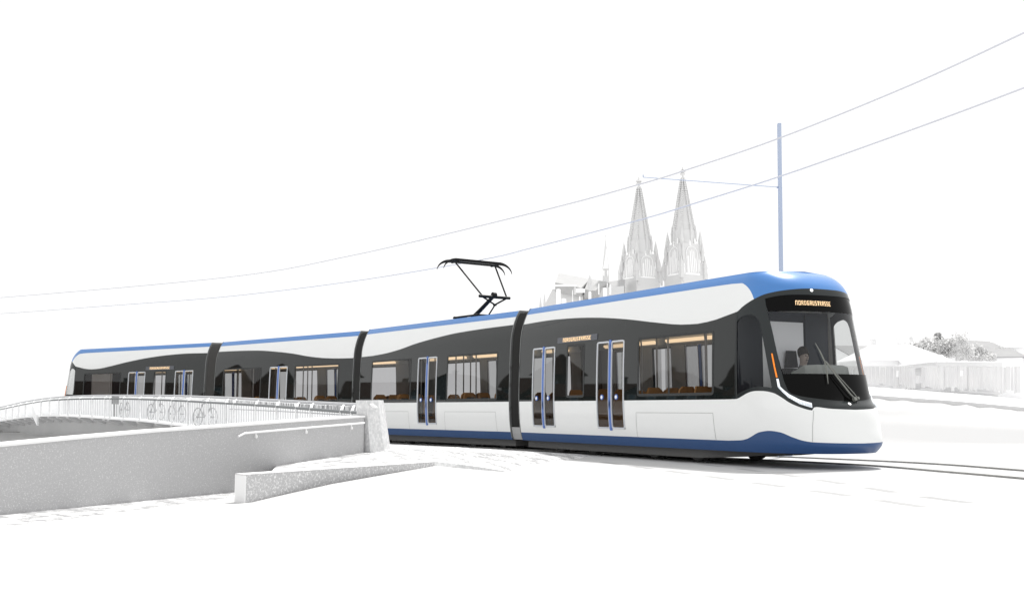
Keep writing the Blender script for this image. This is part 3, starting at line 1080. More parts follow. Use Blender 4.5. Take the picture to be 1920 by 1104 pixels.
for y in (-0.40, 0.40):
    m.tube([(5.39, y, 3.98), (5.4, 0, 3.78)], 0.024, 8)
m.tube([(5.4, 0.0, 3.80), (5.4, 0, 3.75)], 0.05, 8)
m.tube([(5.4, 0, 3.77), (5.1, 0, 3.52)], 0.02, 8)
wpart(tram, 'crossbar', pc(m), M['black'], parent=pan)
for y in (-1, 1):
    m = MB(); m.tube([(5.39, y * 0.40, 4.0), (4.46, y * 0.66, 4.98)], 0.024, 8)
    wpart(tram, 'upper_arm', pc(m), M['black'], parent=pan)
m = MB()
for dx in (-0.17, 0.17):
    m.box((4.44 + dx, 0, 5.035), (0.09, 1.46, 0.075))
    for s_ in (-1, 1):
        prev = None
        for k in range(11):
            t = k / 10
            y = s_ * (0.72 + 0.42 * math.sin(t * 1.45))
            z = 5.035 - 0.30 * (1 - math.cos(t * 1.45))
            r_ = 0.042 * (1 - t) + 0.007
            cur = (Vector((4.44 + dx, y, z)), r_)
            if prev:
                m.tube([prev[0], cur[0]], [prev[1], cur[1]], 8)
            prev = cur
for y in (-0.66, 0.66):
    m.tube([(4.27, y, 5.0), (4.61, y, 5.0)], 0.03, 8)
wpart(tram, 'collector_head', pc(m), M['black'], parent=pan)


# ---------------------------------------------------------------- driver
def skin_mesh(name, verts, edges, radii, root=0, sub=2):
    me = bpy.data.meshes.new(name)
    me.from_pydata(verts, edges, [])
    o = bpy.data.objects.new(name, me)
    COL.objects.link(o)
    o.modifiers.new('skin', 'SKIN')
    sv = me.skin_vertices[0].data
    for i, r_ in enumerate(radii):
        sv[i].radius = (r_, r_) if not isinstance(r_, tuple) else r_
        sv[i].use_root = (i == root)
    s_ = o.modifiers.new('sub', 'SUBSURF')
    s_.levels = s_.render_levels = sub
    dg = bpy.context.evaluated_depsgraph_get()
    out = bpy.data.meshes.new_from_object(o.evaluated_get(dg))
    bpy.data.objects.remove(o)
    return out


V, E_, RD = [], [], []


def jv(p, r_, prev=None):
    V.append(p); RD.append(r_)
    if prev is not None:
        E_.append((prev, len(V) - 1))
    return len(V) - 1


pel = jv((8.05, 0, 1.10), (0.17, 0.14))
sp = jv((8.02, 0, 1.30), (0.15, 0.12), pel)
ch = jv((8.03, 0, 1.52), (0.17, 0.13), sp)
nb = jv((8.04, 0, 1.68), (0.09, 0.08), ch)
nk = jv((8.06, 0, 1.76), 0.056, nb)
h1 = jv((8.09, 0, 1.86), (0.085, 0.095), nk)
h2 = jv((8.085, 0, 1.97), (0.075, 0.088), h1)
for s_ in (-1, 1):
    sh = jv((8.04, s_ * 0.20, 1.60), 0.075, ch)
    el_ = jv((8.15, s_ * 0.27, 1.34), 0.052, sh)
    wr = jv((8.37, s_ * 0.16, 1.52), 0.032, el_)
    hd = jv((8.43, s_ * 0.14, 1.575), (0.042, 0.02), wr)
    for k in range(4):
        f1 = jv((8.475, s_ * (0.105 + 0.024 * k), 1.60 + 0.004 * (k in (1, 2))), 0.0095, hd)
        f2 = jv((8.505 - 0.006 * (k == 3), s_ * (0.102 + 0.024 * k), 1.617), 0.009, f1)
        jv((8.53 - 0.01 * (k in (0, 3)), s_ * (0.102 + 0.024 * k), 1.632), 0.008, f2)
    t1 = jv((8.44, s_ * 0.085, 1.60), 0.011, wr)
    jv((8.47, s_ * 0.072, 1.615), 0.009, t1)
    hp = jv((8.12, s_ * 0.10, 1.06), 0.095, pel)
    kn = jv((8.40, s_ * 0.14, 1.02), 0.07, hp)
    an = jv((8.36, s_ * 0.14, 0.50), 0.045, kn)
    jv((8.46, s_ * 0.14, 0.43), 0.04, an)
me = skin_mesh('person', V, E_, RD)
me.materials.append(M['jacket'])
me.materials.append(M['skin'])
for p in me.polygons:
    p.use_smooth = True
    c = p.center
    p.material_index = 1 if (c.z > 1.74 and abs(c.y) < 0.14) or (c.x > 8.385 and 1.5 < c.z) else 0
driver = bpy.data.objects.new('person', me)
COL.objects.link(driver)
tag(driver, 'tram driver in dark jacket seated behind the windscreen, hands at the controls', 'person')
m = MB()                                             # eyes, nose and ears sit on the head as one child each kind
for s_ in (-1, 1):
    m.lathe([(0.0, -0.012), (0.009, -0.008), (0.012, 0), (0.009, 0.008), (0.0, 0.012)], (8.168, s_ * 0.033, 1.905), 'X', 10)
eyes = m.obj('eyes', M['hair'], driver)
m = MB(); m.prism([(8.165, -0.017, 1.86), (8.165, 0.017, 1.86), (8.15, 0.012, 1.91), (8.15, -0.012, 1.91)], [(8.20, -0.006, 1.862), (8.20, 0.006, 1.862), (8.175, 0.004, 1.91), (8.175, -0.004, 1.91)])
m.obj('nose', M['skin'], driver)
m = MB(); m.box((8.168, 0, 1.828), (0.012, 0.045, 0.009)); m.obj('mouth', M['hair'], driver)
m = MB()
prof = [(0.0, 2.075), (0.05, 2.068), (0.085, 2.04), (0.100, 1.99), (0.102, 1.94), (0.098, 1.90)]
m.lathe(prof, (0, 0, -1.96), 'Z', 24)
tl_ = Matrix.Translation((8.064, 0, 1.965)) @ Matrix.Rotation(R(-22), 4, 'Y') @ Matrix.Diagonal((1.04, 0.90, 0.98, 1))
m.v = [tl_ @ v for v in m.v]
m.obj('hair', M['hair'], driver)
driver.matrix_basis = Matrix.Translation((PD[0][0], PD[0][1], 0)) @ Matrix.Rotation(R(PD[1]), 4, 'Z') @ Matrix.Translation((0.04, 0.13, 0.03))

# ================================================================== setting
# ---- track
def spline(pts, n=12):
    """Catmull-Rom through 2-D or 3-D points"""
    pts = [Vector(p) for p in pts]
    P = [pts[0] * 2 - pts[1]] + pts + [pts[-1] * 2 - pts[-2]]
    out = []
    for i in range(1, len(P) - 2):
        for k in range(n):
            t = k / n
            a, b, c, d = P[i - 1], P[i], P[i + 1], P[i + 2]
            out.append(0.5 * ((2 * b) + (c - a) * t + (2 * a - 5 * b + 4 * c - d) * t * t + (3 * b - a - 3 * c + d) * t ** 3))
    out.append(pts[-1])
    return out


def sweep_rect(mb, path, half, z0, z1, shift=0.0):
    rows = []
    for i, p in enumerate(path):
        t = (path[min(i + 1, len(path) - 1)] - path[max(i - 1, 0)])
        t.z = 0
        t.normalize()
        n = Vector((-t.y, t.x, 0))
        c = p + n * shift
        rows.append([c - n * half + Vector((0, 0, z0)), c + n * half + Vector((0, 0, z0)), c + n * half + Vector((0, 0, z1)), c - n * half + Vector((0, 0, z1))])
    for a, b in zip(rows[:-1], rows[1:]):
        for i in range(4):
            j = (i + 1) % 4
            mb.quad(a[i], a[j], b[j], b[i])
    mb.add(rows[0], ((3, 2, 1, 0),))
    mb.add(rows[-1], ((0, 1, 2, 3),))


track = spline([(-40, 57, 0), (-18.5, 45.1, 0), (-10.2, 39.5, 0), (-3.85, 33.4, 0), (1.05, 26.45, 0), (4.45, 22.6, 0), (6.75, 19.6, 0), (7.55, 17.2, 0), (8.14, 15.0, 0), (8.9, 11.5, 0), (9.6, 7.0, 0)])
for s_ in (-1, 1):
    m = MB()
    sweep_rect(m, track, 0.05, -0.02, 0.028, s_ * 0.7175)
    o = m.obj('rail', M['rail'], None, smooth=False)
    place(o, (1.05, 26.45, 0))
    kind(o, 'structure')

# ---- ground with the river cut into it
W0, W1_ = Vector((-4.90, 10.2, 0)), Vector((-2.14, 15.3, 0))        # front foot of the big wall
wdir = (W1_ - W0).normalized()
wnor = Vector((-wdir.y, wdir.x, 0))                                 # away from the camera side
ctl = [(-120, 62), (-60, 54), (0, 46), (50, 43.5), (100, 41.2), (150, 39.6), (200, 38), (262, 35.5), (330, 31.8), (395, 28.5), (500, 23.5), (600, 19.3), (672, 16.9)]
dep = cub(ctl)
y_top = cub([(-120, 786), (-60, 775), (0, 763), (50, 752), (100, 745), (150, 742), (200, 741), (300, 741.3), (400, 744.3), (500, 749.5), (600, 755), (672, 758.5)])
y_mid = cub([(-120, 790), (-60, 779), (0, 767.5), (50, 757), (100, 749.8), (150, 747.6), (200, 747), (300, 749.3), (400, 754.5), (500, 760.5), (600, 768), (672, 773.5)])
y_low = cub([(-120, 808), (-60, 797), (0, 787), (50, 780), (100, 777.3), (150, 779), (200, 782.3), (262, 786.5), (300, 790.5), (352, 797), (400, 804), (500, 818), (600, 832), (672, 842)])
bpx = [-120 + 792 * i / 72 for i in range(73)]
edge = [at(x, y_low(x), dep(x)) for x in bpx]
e2 = [Vector((p.x, p.y, 0)) for p in edge]
pit = [W0 - wdir * 8 + wnor * 0.2, W1_ + wnor * 0.25] + e2[::-1][:] + [Vector((-36, 62, 0)), Vector((-36, 3, 0))]
outer = [Vector((-100, -40, 0)), Vector((100, -40, 0)), Vector((100, 120, 0)), Vector((-100, 120, 0))]
tri = tessellate_polygon([outer, pit])
m = MB()
m.add(outer + pit, [tuple(t) for t in tri])
ring_ = [Vector((-1500, -1200, 0)), Vector((1500, -1200, 0)), Vector((1500, 2500, 0)), Vector((-1500, 2500, 0))]
for i in range(4):
    m.quad(outer[i], ring_[i], ring_[(i + 1) % 4], outer[(i + 1) % 4])
g = m.obj('ground', M['ground'], None, smooth=False)
kind(g, 'structure')
if sum(p.normal.z * p.area for p in g.data.polygons) < 0:
    g.data.flip_normals()
m = MB(); m.quad((-60, 0, -1.6), (4, 0, -1.6), (4, 70, -1.6), (-60, 70, -1.6))
kind(m.obj('water', M['water'], None, smooth=False), 'structure')

# ---- pale road beside the track with worn dashed lines
m = MB()
road_l = spline([(-1.5, 29.4, 0), (2.2, 21.8, 0), (5.2, 16.5, 0), (7.0, 11.5, 0), (8.2, 6.5, 0)])
for a, b in zip(road_l[:-1], road_l[1:]):
    d_, d2 = (b - a).normalized(), Vector((0, 0, 0.0004))
    nn = Vector((-d_.y, d_.x, 0)) * 1.1
    m.quad(a - nn + d2, b - nn + d2, b + nn + d2, a + nn + d2)
o = m.obj('road', M['road'], None, smooth=False); kind(o, 'structure')
for y0, pts in ((0, [(1130, 866), (1280, 886), (1440, 908), (1600, 930), (1740, 951), (1900, 972)]), (1, [(1120, 852), (1250, 863), (1400, 880), (1560, 903), (1720, 929), (1900, 952)])):
    path = spline([atz(px, py, 0.0) for px, py in pts], 10)
    ln = [0.0]
    for a, b in zip(path[:-1], path[1:]):
        ln.append(ln[-1] + (b - a).length)
    m = MB()
    s0 = 0.0
    while s0 < ln[-1] - 0.9:
        seg = []
        for k in range(7):
            s_ = s0 + 0.85 * k / 6
            i = max(j for j in range(len(ln)) if ln[j] <= s_ + 1e-6)
            i = min(i, len(path) - 2)
            seg.append(path[i].lerp(path[i + 1], (s_ - ln[i]) / max(ln[i + 1] - ln[i], 1e-6)))
        for a, b in zip(seg[:-1], seg[1:]):
            d_ = (b - a).normalized()
            nn = Vector((-d_.y, d_.x, 0)) * 0.085
            z_ = Vector((0, 0, 0.0008))
            m.quad(a - nn + z_, b - nn + z_, b + nn + z_, a + nn + z_)
        s0 += 1.45
    kind(m.obj('road_marking', M['marking'], None, smooth=False), 'structure')

# ---- big wall with handrail, pillar
wall_pts = []
for px, yt in ((-120, 843), (0, 832), (150, 817.5), (300, 804.5), (455, 794), (560, 786), (684, 778)):
    # foot of the wall on this sight line
    d = ray(px, 700)
    t = Vector((d.x, d.y, 0))
    A_ = W0 - Vector((0, 0, 0))
    k = (A_.x * wnor.x + A_.y * wnor.y) / (t.x * wnor.x + t.y * wnor.y)
    foot = t * k
    top = at(px, yt, foot.y)
    wall_pts.append((foot, top.z))
m = MB()
TH = wnor * 0.26
for (fa, za), (fb, zb) in zip(wall_pts[:-1], wall_pts[1:]):
    zt = Vector((0, 0, 1))
    b0, b1, b2, b3 = fa - zt * 1.7, fb - zt * 1.7, fb + TH - zt * 1.7, fa + TH - zt * 1.7
    t0, t1, t2, t3 = fa + zt * (za - 0.03), fb + zt * (zb - 0.03), fb + TH + zt * (zb - 0.03), fa + TH + zt * (za - 0.03)
    m.quad(b0, b1, t1, t0); m.quad(b2, b3, t3, t2); m.quad(t0, t1, t2, t3)
fb, zb = wall_pts[-1]
m.quad(fb - Vector((0, 0, 1.7)), fb + TH - Vector((0, 0, 1.7)), fb + TH + Vector((0, 0, zb - 0.03)), fb + Vector((0, 0, zb - 0.03)))
wall = thing('concrete_wall', 'long speckled grey concrete wall with white handrail, running from left edge to pillar', 'wall', W0)
wpart(wall, 'wall_face', m, M['concrete'], smooth=False)
m = MB()
for (fa, za), (fb, zb) in zip(wall_pts[:-1], wall_pts[1:]):
    o1, o2 = -wnor * 0.02, TH + wnor * 0.02
    bot = [fa + o1 + Vector((0, 0, za - 0.03)), fb + o1 + Vector((0, 0, zb - 0.03)), fb + o2 + Vector((0, 0, zb - 0.03)), fa + o2 + Vector((0, 0, za - 0.03))]
    m.prism(bot, [v + Vector((0, 0, 0.025)) for v in bot])
wpart(wall, 'coping', m, M['coping'], smooth=False)


def on_wall(px, py, off=0.0):
    d = ray(px, py)
    A_ = W0 - wnor * off - EYE
    k = (A_.x * wnor.x + A_.y * wnor.y) / (d.x * wnor.x + d.y * wnor.y)
    return EYE + d * k


m = MB(); m.tube([on_wall(447, 818, 0.08), on_wall(459, 811.8, 0.08), on_wall(570, 802, 0.08), on_wall(683, 792.5, 0.08)], 0.013, 8)
hr = wpart(wall, 'handrail', m, M['coping'])
for px, py in ((480, 810), (574, 801.5), (659, 794)):
    m = MB()
    m.tube([on_wall(px, py + 1, 0.08), on_wall(px, py + 8, 0.075), on_wall(px, py + 8, 0.0)], 0.008, 6)
    m.disc(on_wall(px, py + 8, 0.0), -wnor, 0.022, 0.012, 12)
    wpart(wall, 'rail_bracket', m, M['coping'], parent=hr)

# pillar: battered stone block at the wall's end
PDp = 15.45
pz = lambda px, py, d: at(px, py, d)
m = MB()
fl, fm, fr_ = pz(676, 850, PDp), pz(696, 846, PDp - 0.12), pz(722, 842, PDp + 0.22)
tl, tm, tr_ = pz(667, 750, PDp), pz(686.5, 750, PDp - 0.10), pz(708.5, 749.6, PDp + 0.14)
back = Vector((0.05, 0.42, 0))
for v in (fl, fm, fr_):
    v.z -= 0.12
m.prism([fl, fm, fr_, fr_ + back, fl + back], [tl, tm, tr_, tr_ + back * 0.8, tl + back * 0.8])
pil = thing('stone_pillar', 'battered pale stone pillar at the end of the bridge railing', 'pillar', (fm.x, fm.y, 0.3))
wpart(pil, 'pillar_block', m, M['stone'], smooth=False)
m = MB()
c = pz(700, 762, PDp - 0.02)
m.tube([c + Vector((-0.045, -0.03, 0.03)), c + Vector((-0.01, -0.06, 0.022)), c + Vector((0.03, -0.05, -0.005)), c + Vector((0.055, -0.01, -0.01))], [0.012, 0.022, 0.022, 0.012], 8)
wpart(pil, 'iron_cleat', m, M['coping'])

# ---- raised paving (ramp head) and its low retaining wall
LW0, LW1 = atz(460, 942, 0.0), at(815, 873, 14.2)
zt0, zt1 = at(460, 888, LW0.y).z, at(815, 864.5, 14.2).z
lw = thing('low_retaining_wall', 'low wedge-shaped grey concrete wall in front of the cobbled ramp', 'wall', LW0)
ld = (Vector((LW1.x, LW1.y, 0)) - Vector((LW0.x, LW0.y, 0))).normalized()
ln_ = Vector((-ld.y, ld.x, 0))
m = MB()
a0, a1 = Vector((LW0.x, LW0.y, -0.3)), Vector((LW1.x, LW1.y, -0.3))
b0, b1 = Vector((LW0.x, LW0.y, zt0 - 0.008)), Vector((LW1.x, LW1.y, zt1 - 0.008))
th = ln_ * 0.16
m.prism([a0, a1, a1 + th, a0 + th], [b0, b1, b1 + th, b0 + th])
wpart(lw, 'wall_face', m, M['concrete_low'], smooth=False)
m = MB()
e0 = -ln_ * 0.006 - ld * 0.012
m.prism([b0 + e0, b1 - ln_ * 0.006, b1 + th, b0 + th - ld * 0.012], [v + Vector((0, 0, 0.008)) for v in (b0 + e0, b1 - ln_ * 0.006, b1 + th, b0 + th - ld * 0.012)])
wpart(lw, 'coping', m, M['coping'], smooth=False)
m = MB()
k0 = LW0 - ld * 0.014 - ln_ * 0.004
m.prism([k0, k0 + ld * 0.012 , k0 + ld * 0.012 + ln_ * 0.165, k0 + ln_ * 0.165], [v + Vector((0, 0, zt0 - 0.012)) for v in (k0, k0 + ld * 0.012, k0 + ld * 0.012 + ln_ * 0.165, k0 + ln_ * 0.165)])
wpart(lw, 'end_face', m, M['coping'], smooth=False)
# curb running down from the low wall's corner
kb = thing('kerb', 'pale granite kerb sinking into white ground right of the low wall', 'kerb', (LW1.x, LW1.y, 0.1))
m = MB()
kp = [(at(813, 864.3, 14.25), at(815, 873.5, 14.2)), (at(860, 869.5, 14.75), at(856, 875.5, 14.7)), (at(905, 875.7, 15.4), at(900, 880, 15.35)), (at(955, 884.2, 16.3), at(952, 885.6, 16.25)), (at(990, 887.5, 16.9), at(988, 888.4, 16.9))]
for (ta, ba), (tb, bb) in zip(kp[:-1], kp[1:]):
    back = Vector((0.02, 0.11, 0))
    m.prism([ba - Vector((0, 0, .1)), bb - Vector((0, 0, .1)), bb + back - Vector((0, 0, .1)), ba + back - Vector((0, 0, .1))], [ta, tb, tb + back, ta + back])
wpart(kb, 'kerb_stone', m, M['stone'], smooth=False)
M['setts'] = cobble('cobble_setts', (0.84, 0.84, 0.84), (0.32, 0.32, 0.325), 1.9, 0.41)
M['setts_low'] = cobble('cobble_setts_lower', (0.84, 0.84, 0.84), (0.32, 0.32, 0.325), 2.3, 0.40)


def sheet(name, rows, mat, n=10):
    m = MB()
    for ra, rb in zip(rows[:-1], rows[1:]):
        for k in range(len(ra) - 1):
            m.quad(ra[k], ra[k + 1], rb[k + 1], rb[k])
    o = m.obj(name, mat, None)
    kind(o, 'structure')
    return o


wz = lambda px, py, z: atz(px, py, z)
n0 = Vector((b0.x, b0.y, zt0 - 0.03)) + th * 0.5
n1 = Vector((b1.x, b1.y, zt1 - 0.006)) + th * 0.5
q0 = n0.lerp(n1, 0.12)
q0.z = atz(520, 872, 0.28).z
r0 = on_wall(520, 872, -0.1)
r1 = on_wall(684, 845.5, -0.1)
p2 = at(722, 842, 15.75)
far_l, far_r = Vector((-3.2, 27.5, 0.012)), Vector((2.8, 24.5, 0.012))
mid_r = at(970, 886.5, 16.62)
rowA = [q0, n0.lerp(n1, 0.55), n1, at(860, 869.6, 14.82), at(905, 875.8, 15.46), mid_r]
rowA[0].z = max(rowA[0].z, 0.2)
rowB = [r0, r0.lerp(r1, 0.6), r1, p2, at(820, 846, 18.6), at(985, 868, 19.2)]
for v in (rowB[4], rowB[5]):
    v.z = max(v.z, 0.02)
rowC = [r0 + Vector((0, .1, 0)), r1 + Vector((0, .1, 0)), at(700, 838, 16.4), at(740, 833, 20.0), at(860, 838, 21.4), Vector((1.6, 22.2, 0.012))]
for v in rowC[3:]:
    v.z = max(v.z, 0.012)
rowD = [v + Vector((0, .05, -0.002)) for v in rowC[:2]] + [at(712, 830, 22), Vector((-2.6, 25.5, 0.01)), Vector((-0.6, 25.0, 0.01)), Vector((1.9, 23.6, 0.01))]
rowA[5].z = rowB[5].z = rowC[5].z = -0.015
for v in rowD[3:]:
    v.z = -0.015
sheet('paving', [rowA, rowB, rowC, rowD], M['setts'])
# sloped white ground banked against the foot of the low wall
sheet('ground_bank', [[atz(430, 990, 0.0), atz(640, 985, 0.0), atz(900, 960, 0.0), atz(1010, 905, 0.0)],
                      [atz(470, 950, 0.0), at(620, 909, 12.4), at(815, 873, 14.17), at(990, 888.5, 16.8)],
                      [atz(471, 941, 0.0), at(622, 907, 12.5), at(815, 873, 14.24), at(990, 888, 16.95)]], M['ground'])
# lower cobbled footpath in front of the big wall
sheet('path', [[W0 - wdir * 5 + Vector((0, 0, .0008)), W0 + Vector((0, 0, .0008)), W0 + wdir * 3.4 + Vector((0, 0, .0008))],
               [W0 - wdir * 5 - wnor * 1.2 + Vector((0, 0, .0008)), W0 - wnor * 0.9 + Vector((0, 0, .0008)), W0 + wdir * 3.2 - wnor * 0.42 + Vector((0, 0, .0008))]], M['setts_low'])

# ---- bridge deck, parapet, railing
bridge = thing('footbridge', 'arched pale bridge deck with bracketed edge over the grey river gap', 'bridge', (-12, 36, 0))
inn = []
for i, p in enumerate(edge):
    t = edge[min(i + 1, 72)] - edge[max(i - 1, 0)]
    t.z = 0
    t.normalize()
    n = Vector((-t.y, t.x, 0))
    inn.append(n if n.y > 0 else -n)
dzv = Vector((0, 0, 1))
m = MB()
for i in range(72):
    a, b = edge[i], edge[i + 1]
    ia, ib = a + inn[i] * 1.1, b + inn[i + 1] * 1.1
    m.prism([a - dzv * 0.06, b - dzv * 0.06, ib - dzv * 0.06, ia - dzv * 0.06], [a, b, ib, ia])
wpart(bridge, 'deck', m, M['bridge_white'], smooth=False)
m = MB()
for i in range(72):
    a, b = edge[i] + inn[i] * 0.55, edge[i + 1] + inn[i + 1] * 0.55
    ia, ib = a + inn[i] * 0.5, b + inn[i + 1] * 0.5
    lo_a, lo_b = Vector((a.x, a.y, -1.7)), Vector((b.x, b.y, -1.7))
    m.quad(lo_a, lo_b, b - dzv * 0.06, a - dzv * 0.06)
wpart(bridge, 'abutment', m, M['abutment'], smooth=False)
for px in (-8, 9, 20, 31, 44, 57, 72, 88, 105, 124, 146, 170, 192, 200, 226, 255, 289, 318, 347):
    i = min(range(73), key=lambda k: abs(bpx[k] - px))
    p, n = at(px, y_low(px), dep(px)), inn[i]
    tt = Vector((n.y, -n.x, 0)) * 0.11
    q_ = p + n * 0.56
    m = MB()
    m.prism([p + n * 0.06 - tt - dzv * 0.12, p + n * 0.06 + tt - dzv * 0.12, q_ + tt - dzv * 0.30, q_ - tt - dzv * 0.30],
            [p + n * 0.03 - tt - dzv * 0.062, p + n * 0.03 + tt - dzv * 0.062, q_ + tt - dzv * 0.062, q_ - tt - dzv * 0.062])
    wpart(bridge, 'bracket', m, M['bracket'], smooth=False)
# triangular white fin hanging beside the deck edge
m = MB()
fd = dep(66) - 0.5
tri_ = [at(60.5, 757, fd + 0.3), at(60.5, 780, fd + 0.2), at(69, 797.5, fd - 0.1), at(68.5, 777, fd - 0.1)]
m.prism(tri_, [v + Vector((0.05, 0.05, 0)) for v in tri_])
wpart(bridge, 'edge_fin', m, M['bridge_white'], smooth=False)

par = thing('bridge_parapet', 'white solid parapet behind the bridge railing, in front of the tram', 'parapet', (-11, 37, 0.5))
m = MB()
top = []
for i, x in enumerate(bpx):
    p = edge[i] + inn[i] * 0.75
    px = CXP + F * p.x / (Vector((0, p.y, p.z - 1)).dot(FWD))
    top.append(at(px, y_top(min(max(px, -120), 672)), p.y))
NPAR = max(i for i in range(73) if CXP + F * (edge[i] + inn[i] * 0.75).x / Vector((0, (edge[i] + inn[i] * 0.75).y, edge[i].z - 1)).dot(FWD) < 676)
for i in range(NPAR):
    a, b = edge[i] + inn[i] * 0.75, edge[i + 1] + inn[i + 1] * 0.75
    oa, ob = inn[i] * 0.08, inn[i + 1] * 0.08
    ta, tb = top[i] - dzv * 0.03, top[i + 1] - dzv * 0.03
    m.prism([a, b, b + ob, a + oa], [ta, tb, tb + ob, ta + oa])
wpart(par, 'parapet_wall', m, M['bridge_white'], smooth=False)
m = MB(); m.tube([v + inn[i] * 0.04 for i, v in enumerate(top[:NPAR + 1])], 0.03, 8)
wpart(par, 'top_rail', m, M['baluster'])
m = MB()
x = 424.0
while x < 668:
    i = min(range(73), key=lambda k: abs(bpx[k] - x))
    d_ = dep(x) + 0.62
    if not (436 < x < 441 or 517 < x < 523 or 581 < x < 586 or 552 < x < 556):
        a_, b_ = at(x, y_top(x) + 3.2 + random.uniform(0, 1.0), d_), at(x + random.uniform(-.5, .5), y_top(x) + 8.0 + (x - 424) / 244 * 6 + random.uniform(-1.5, 2.5), d_)
        m.tube([a_, b_], random.choice((0.006, 0.008, 0.011)), 5)
    x += random.uniform(1.7, 2.7)
wpart(par, 'grille_bars', m, M['grille'])

rl = thing('bridge_railing', 'curved bridge railing with dark handrail, pale posts and fine balusters', 'railing', (-11.5, 36, 0.4))
hp_ = [at(x, y_mid(x), dep(x) + 0.05) for x in bpx]
m = MB(); m.tube(hp_, [0.028 if x > 90 else 0.02 for x in bpx], 8)
wpart(rl, 'handrail', m, M['rail_dark'])
m = MB(); m.tube([at(x, y_low(x) - 2.2, dep(x) + 0.05) for x in bpx], 0.012, 6)
wpart(rl, 'bottom_rail', m, M['post'])
for px in (-20, -6, 12, 24, 35.5, 48, 62.5, 77, 93, 111, 128, 150, 173, 197, 206, 231.5, 262, 296, 323, 353.5, 388, 424, 439, 480, 519, 556, 583, 640, 660):
    a, b = at(px, y_low(px) - 0.6, dep(px) + 0.05), at(px, y_mid(px) - 0.4, dep(px) + 0.05)
    i = min(range(73), key=lambda k: abs(bpx[k] - px))
    c = at(px + 4.5, y_top(px + 4.5) + 2.4, dep(px) + 0.6)
    m = MB()
    m.tube([a, a.lerp(b, 0.5), b, b.lerp(c, 0.45) + dzv * 0.03, c], [0.036, 0.034, 0.03, 0.022, 0.016], 8)
    m.disc(a - dzv * 0.01, (0, 0, 1), 0.05, 0.02, 10)
    wpart(rl, 'post', m, M['post'])
m = MB()
x = 120.0
while x < 664:
    m.tube([at(x, y_low(x) - 2, dep(x) + 0.05), at(x, y_mid(x) + 0.3, dep(x) + 0.05)], 0.0085 * (dep(x) / 30) * (0.75 if x < 230 else 1.0), 5, caps=False)
    x += 3.3 if x < 420 else 4.6
wpart(rl, 'baluster_infill', m, M['baluster'])
m = MB(); 
lowr = [x for x in bpx if x > 420]
m.tube([at(x, y_mid(x) + 10.5 - (x - 420) / 250 * 5, dep(x) + 0.06) for x in lowr], 0.012, 6)
wpart(rl, 'middle_rail', m, M['baluster'])


# ---- bicycles and board between railing and parapet
def bicycle(px, py, depth, yaw, label, mat):
    base = at(px, py, depth)
    t = thing('bicycle', label, 'bicycle', base, yaw, 'bicycles behind the bridge railing')
    s_ = 0.74
    for x in (-0.5, 0.5):
        wv = MB()
        pts = [(x * s_ + 0.33 * s_ * math.cos(2 * math.pi * k / 28), 0, (0.34 + 0.33 * math.sin(2 * math.pi * k / 28)) * s_) for k in range(29)]
        wv.tube(pts, 0.022 * s_, 6, False)
        for k in range(9):
            a = 2 * math.pi * k / 9
            wv.tube([(x * s_, 0, 0.34 * s_), (x * s_ + 0.31 * s_ * math.cos(a), 0, (0.34 + 0.31 * math.sin(a)) * s_)], 0.004, 4, False)
        wv.lathe([(0.0, -0.04), (0.03, -0.04), (0.03, 0.04), (0.0, 0.04)], (x * s_, 0, 0.34 * s_), 'Y', 10)
        wv.obj('wheel', M['bike'], t)
    f = MB()
    P_ = {'r': (-0.5, 0, 0.34), 'bb': (-0.06, 0, 0.32), 's': (-0.2, 0, 0.82), 'h': (0.34, 0, 0.86), 'h2': (0.37, 0, 0.72), 'f': (0.5, 0, 0.34)}
    P_ = {k: Vector(v) * s_ for k, v in P_.items()}
    for a, b in (('r', 'bb'), ('r', 's'), ('bb', 's'), ('bb', 'h2'), ('s', 'h'), ('h', 'h2'), ('h2', 'f')):
        f.tube([P_[a], P_[b]], 0.018 * s_, 6)
    f.obj('frame', mat, t)
    sd = MB(); sd.prism([Vector(v) * s_ for v in ((-0.34, -0.07, 0.86), (-0.1, -0.025, 0.86), (-0.1, 0.025, 0.86), (-0.34, 0.07, 0.86))], [Vector(v) * s_ for v in ((-0.34, -0.08, 0.91), (-0.08, -0.02, 0.90), (-0.08, 0.02, 0.90), (-0.34, 0.08, 0.91))])
    sd.obj('saddle', M['bike'], t)
    hb = MB(); hb.tube([Vector(v) * s_ for v in ((0.22, -0.26, 0.96), (0.33, -0.2, 0.99), (0.34, 0, 0.94), (0.33, 0.2, 0.99), (0.22, 0.26, 0.96))], 0.014 * s_, 6)
    hb.obj('handlebar', M['bike'], t)
    return t


for px, yaw, lab, mt in ((233, -0.95, 'grey bicycle behind railing just right of the dark notice board', 'bike'),
                         (292, -0.8, 'grey bicycle behind railing under the middle of the rear tram car', 'bike'),
                         (331, -0.85, 'pale bicycle behind railing below the rear door nearest the first bellows', 'bike_pale'),
                         (384, -0.75, 'grey bicycle behind railing below the leftmost bellows of the tram', 'bike')):
    bicycle(px, y_low(px) - 3.0, dep(px) + 0.42, yaw, lab, M[mt])
nb_ = thing('notice_board', 'small dark notice board on a post behind the bridge railing', 'notice board', at(216, 781, dep(216) + 0.4))
m = MB()
for v in ((209, 742.5), (209, 757.5)):
    pass
c0, c1, c2, c3 = (at(209, 757, dep(216) + .4), at(223, 757.5, dep(216) + .4), at(223, 743, dep(216) + .4), at(209, 742.6, dep(216) + .4))
m.prism([c0, c1, c2, c3], [v + Vector((0, 0.04, 0)) for v in (c0, c1, c2, c3)])
wpart(nb_, 'board', m, M['board'], smooth=False)
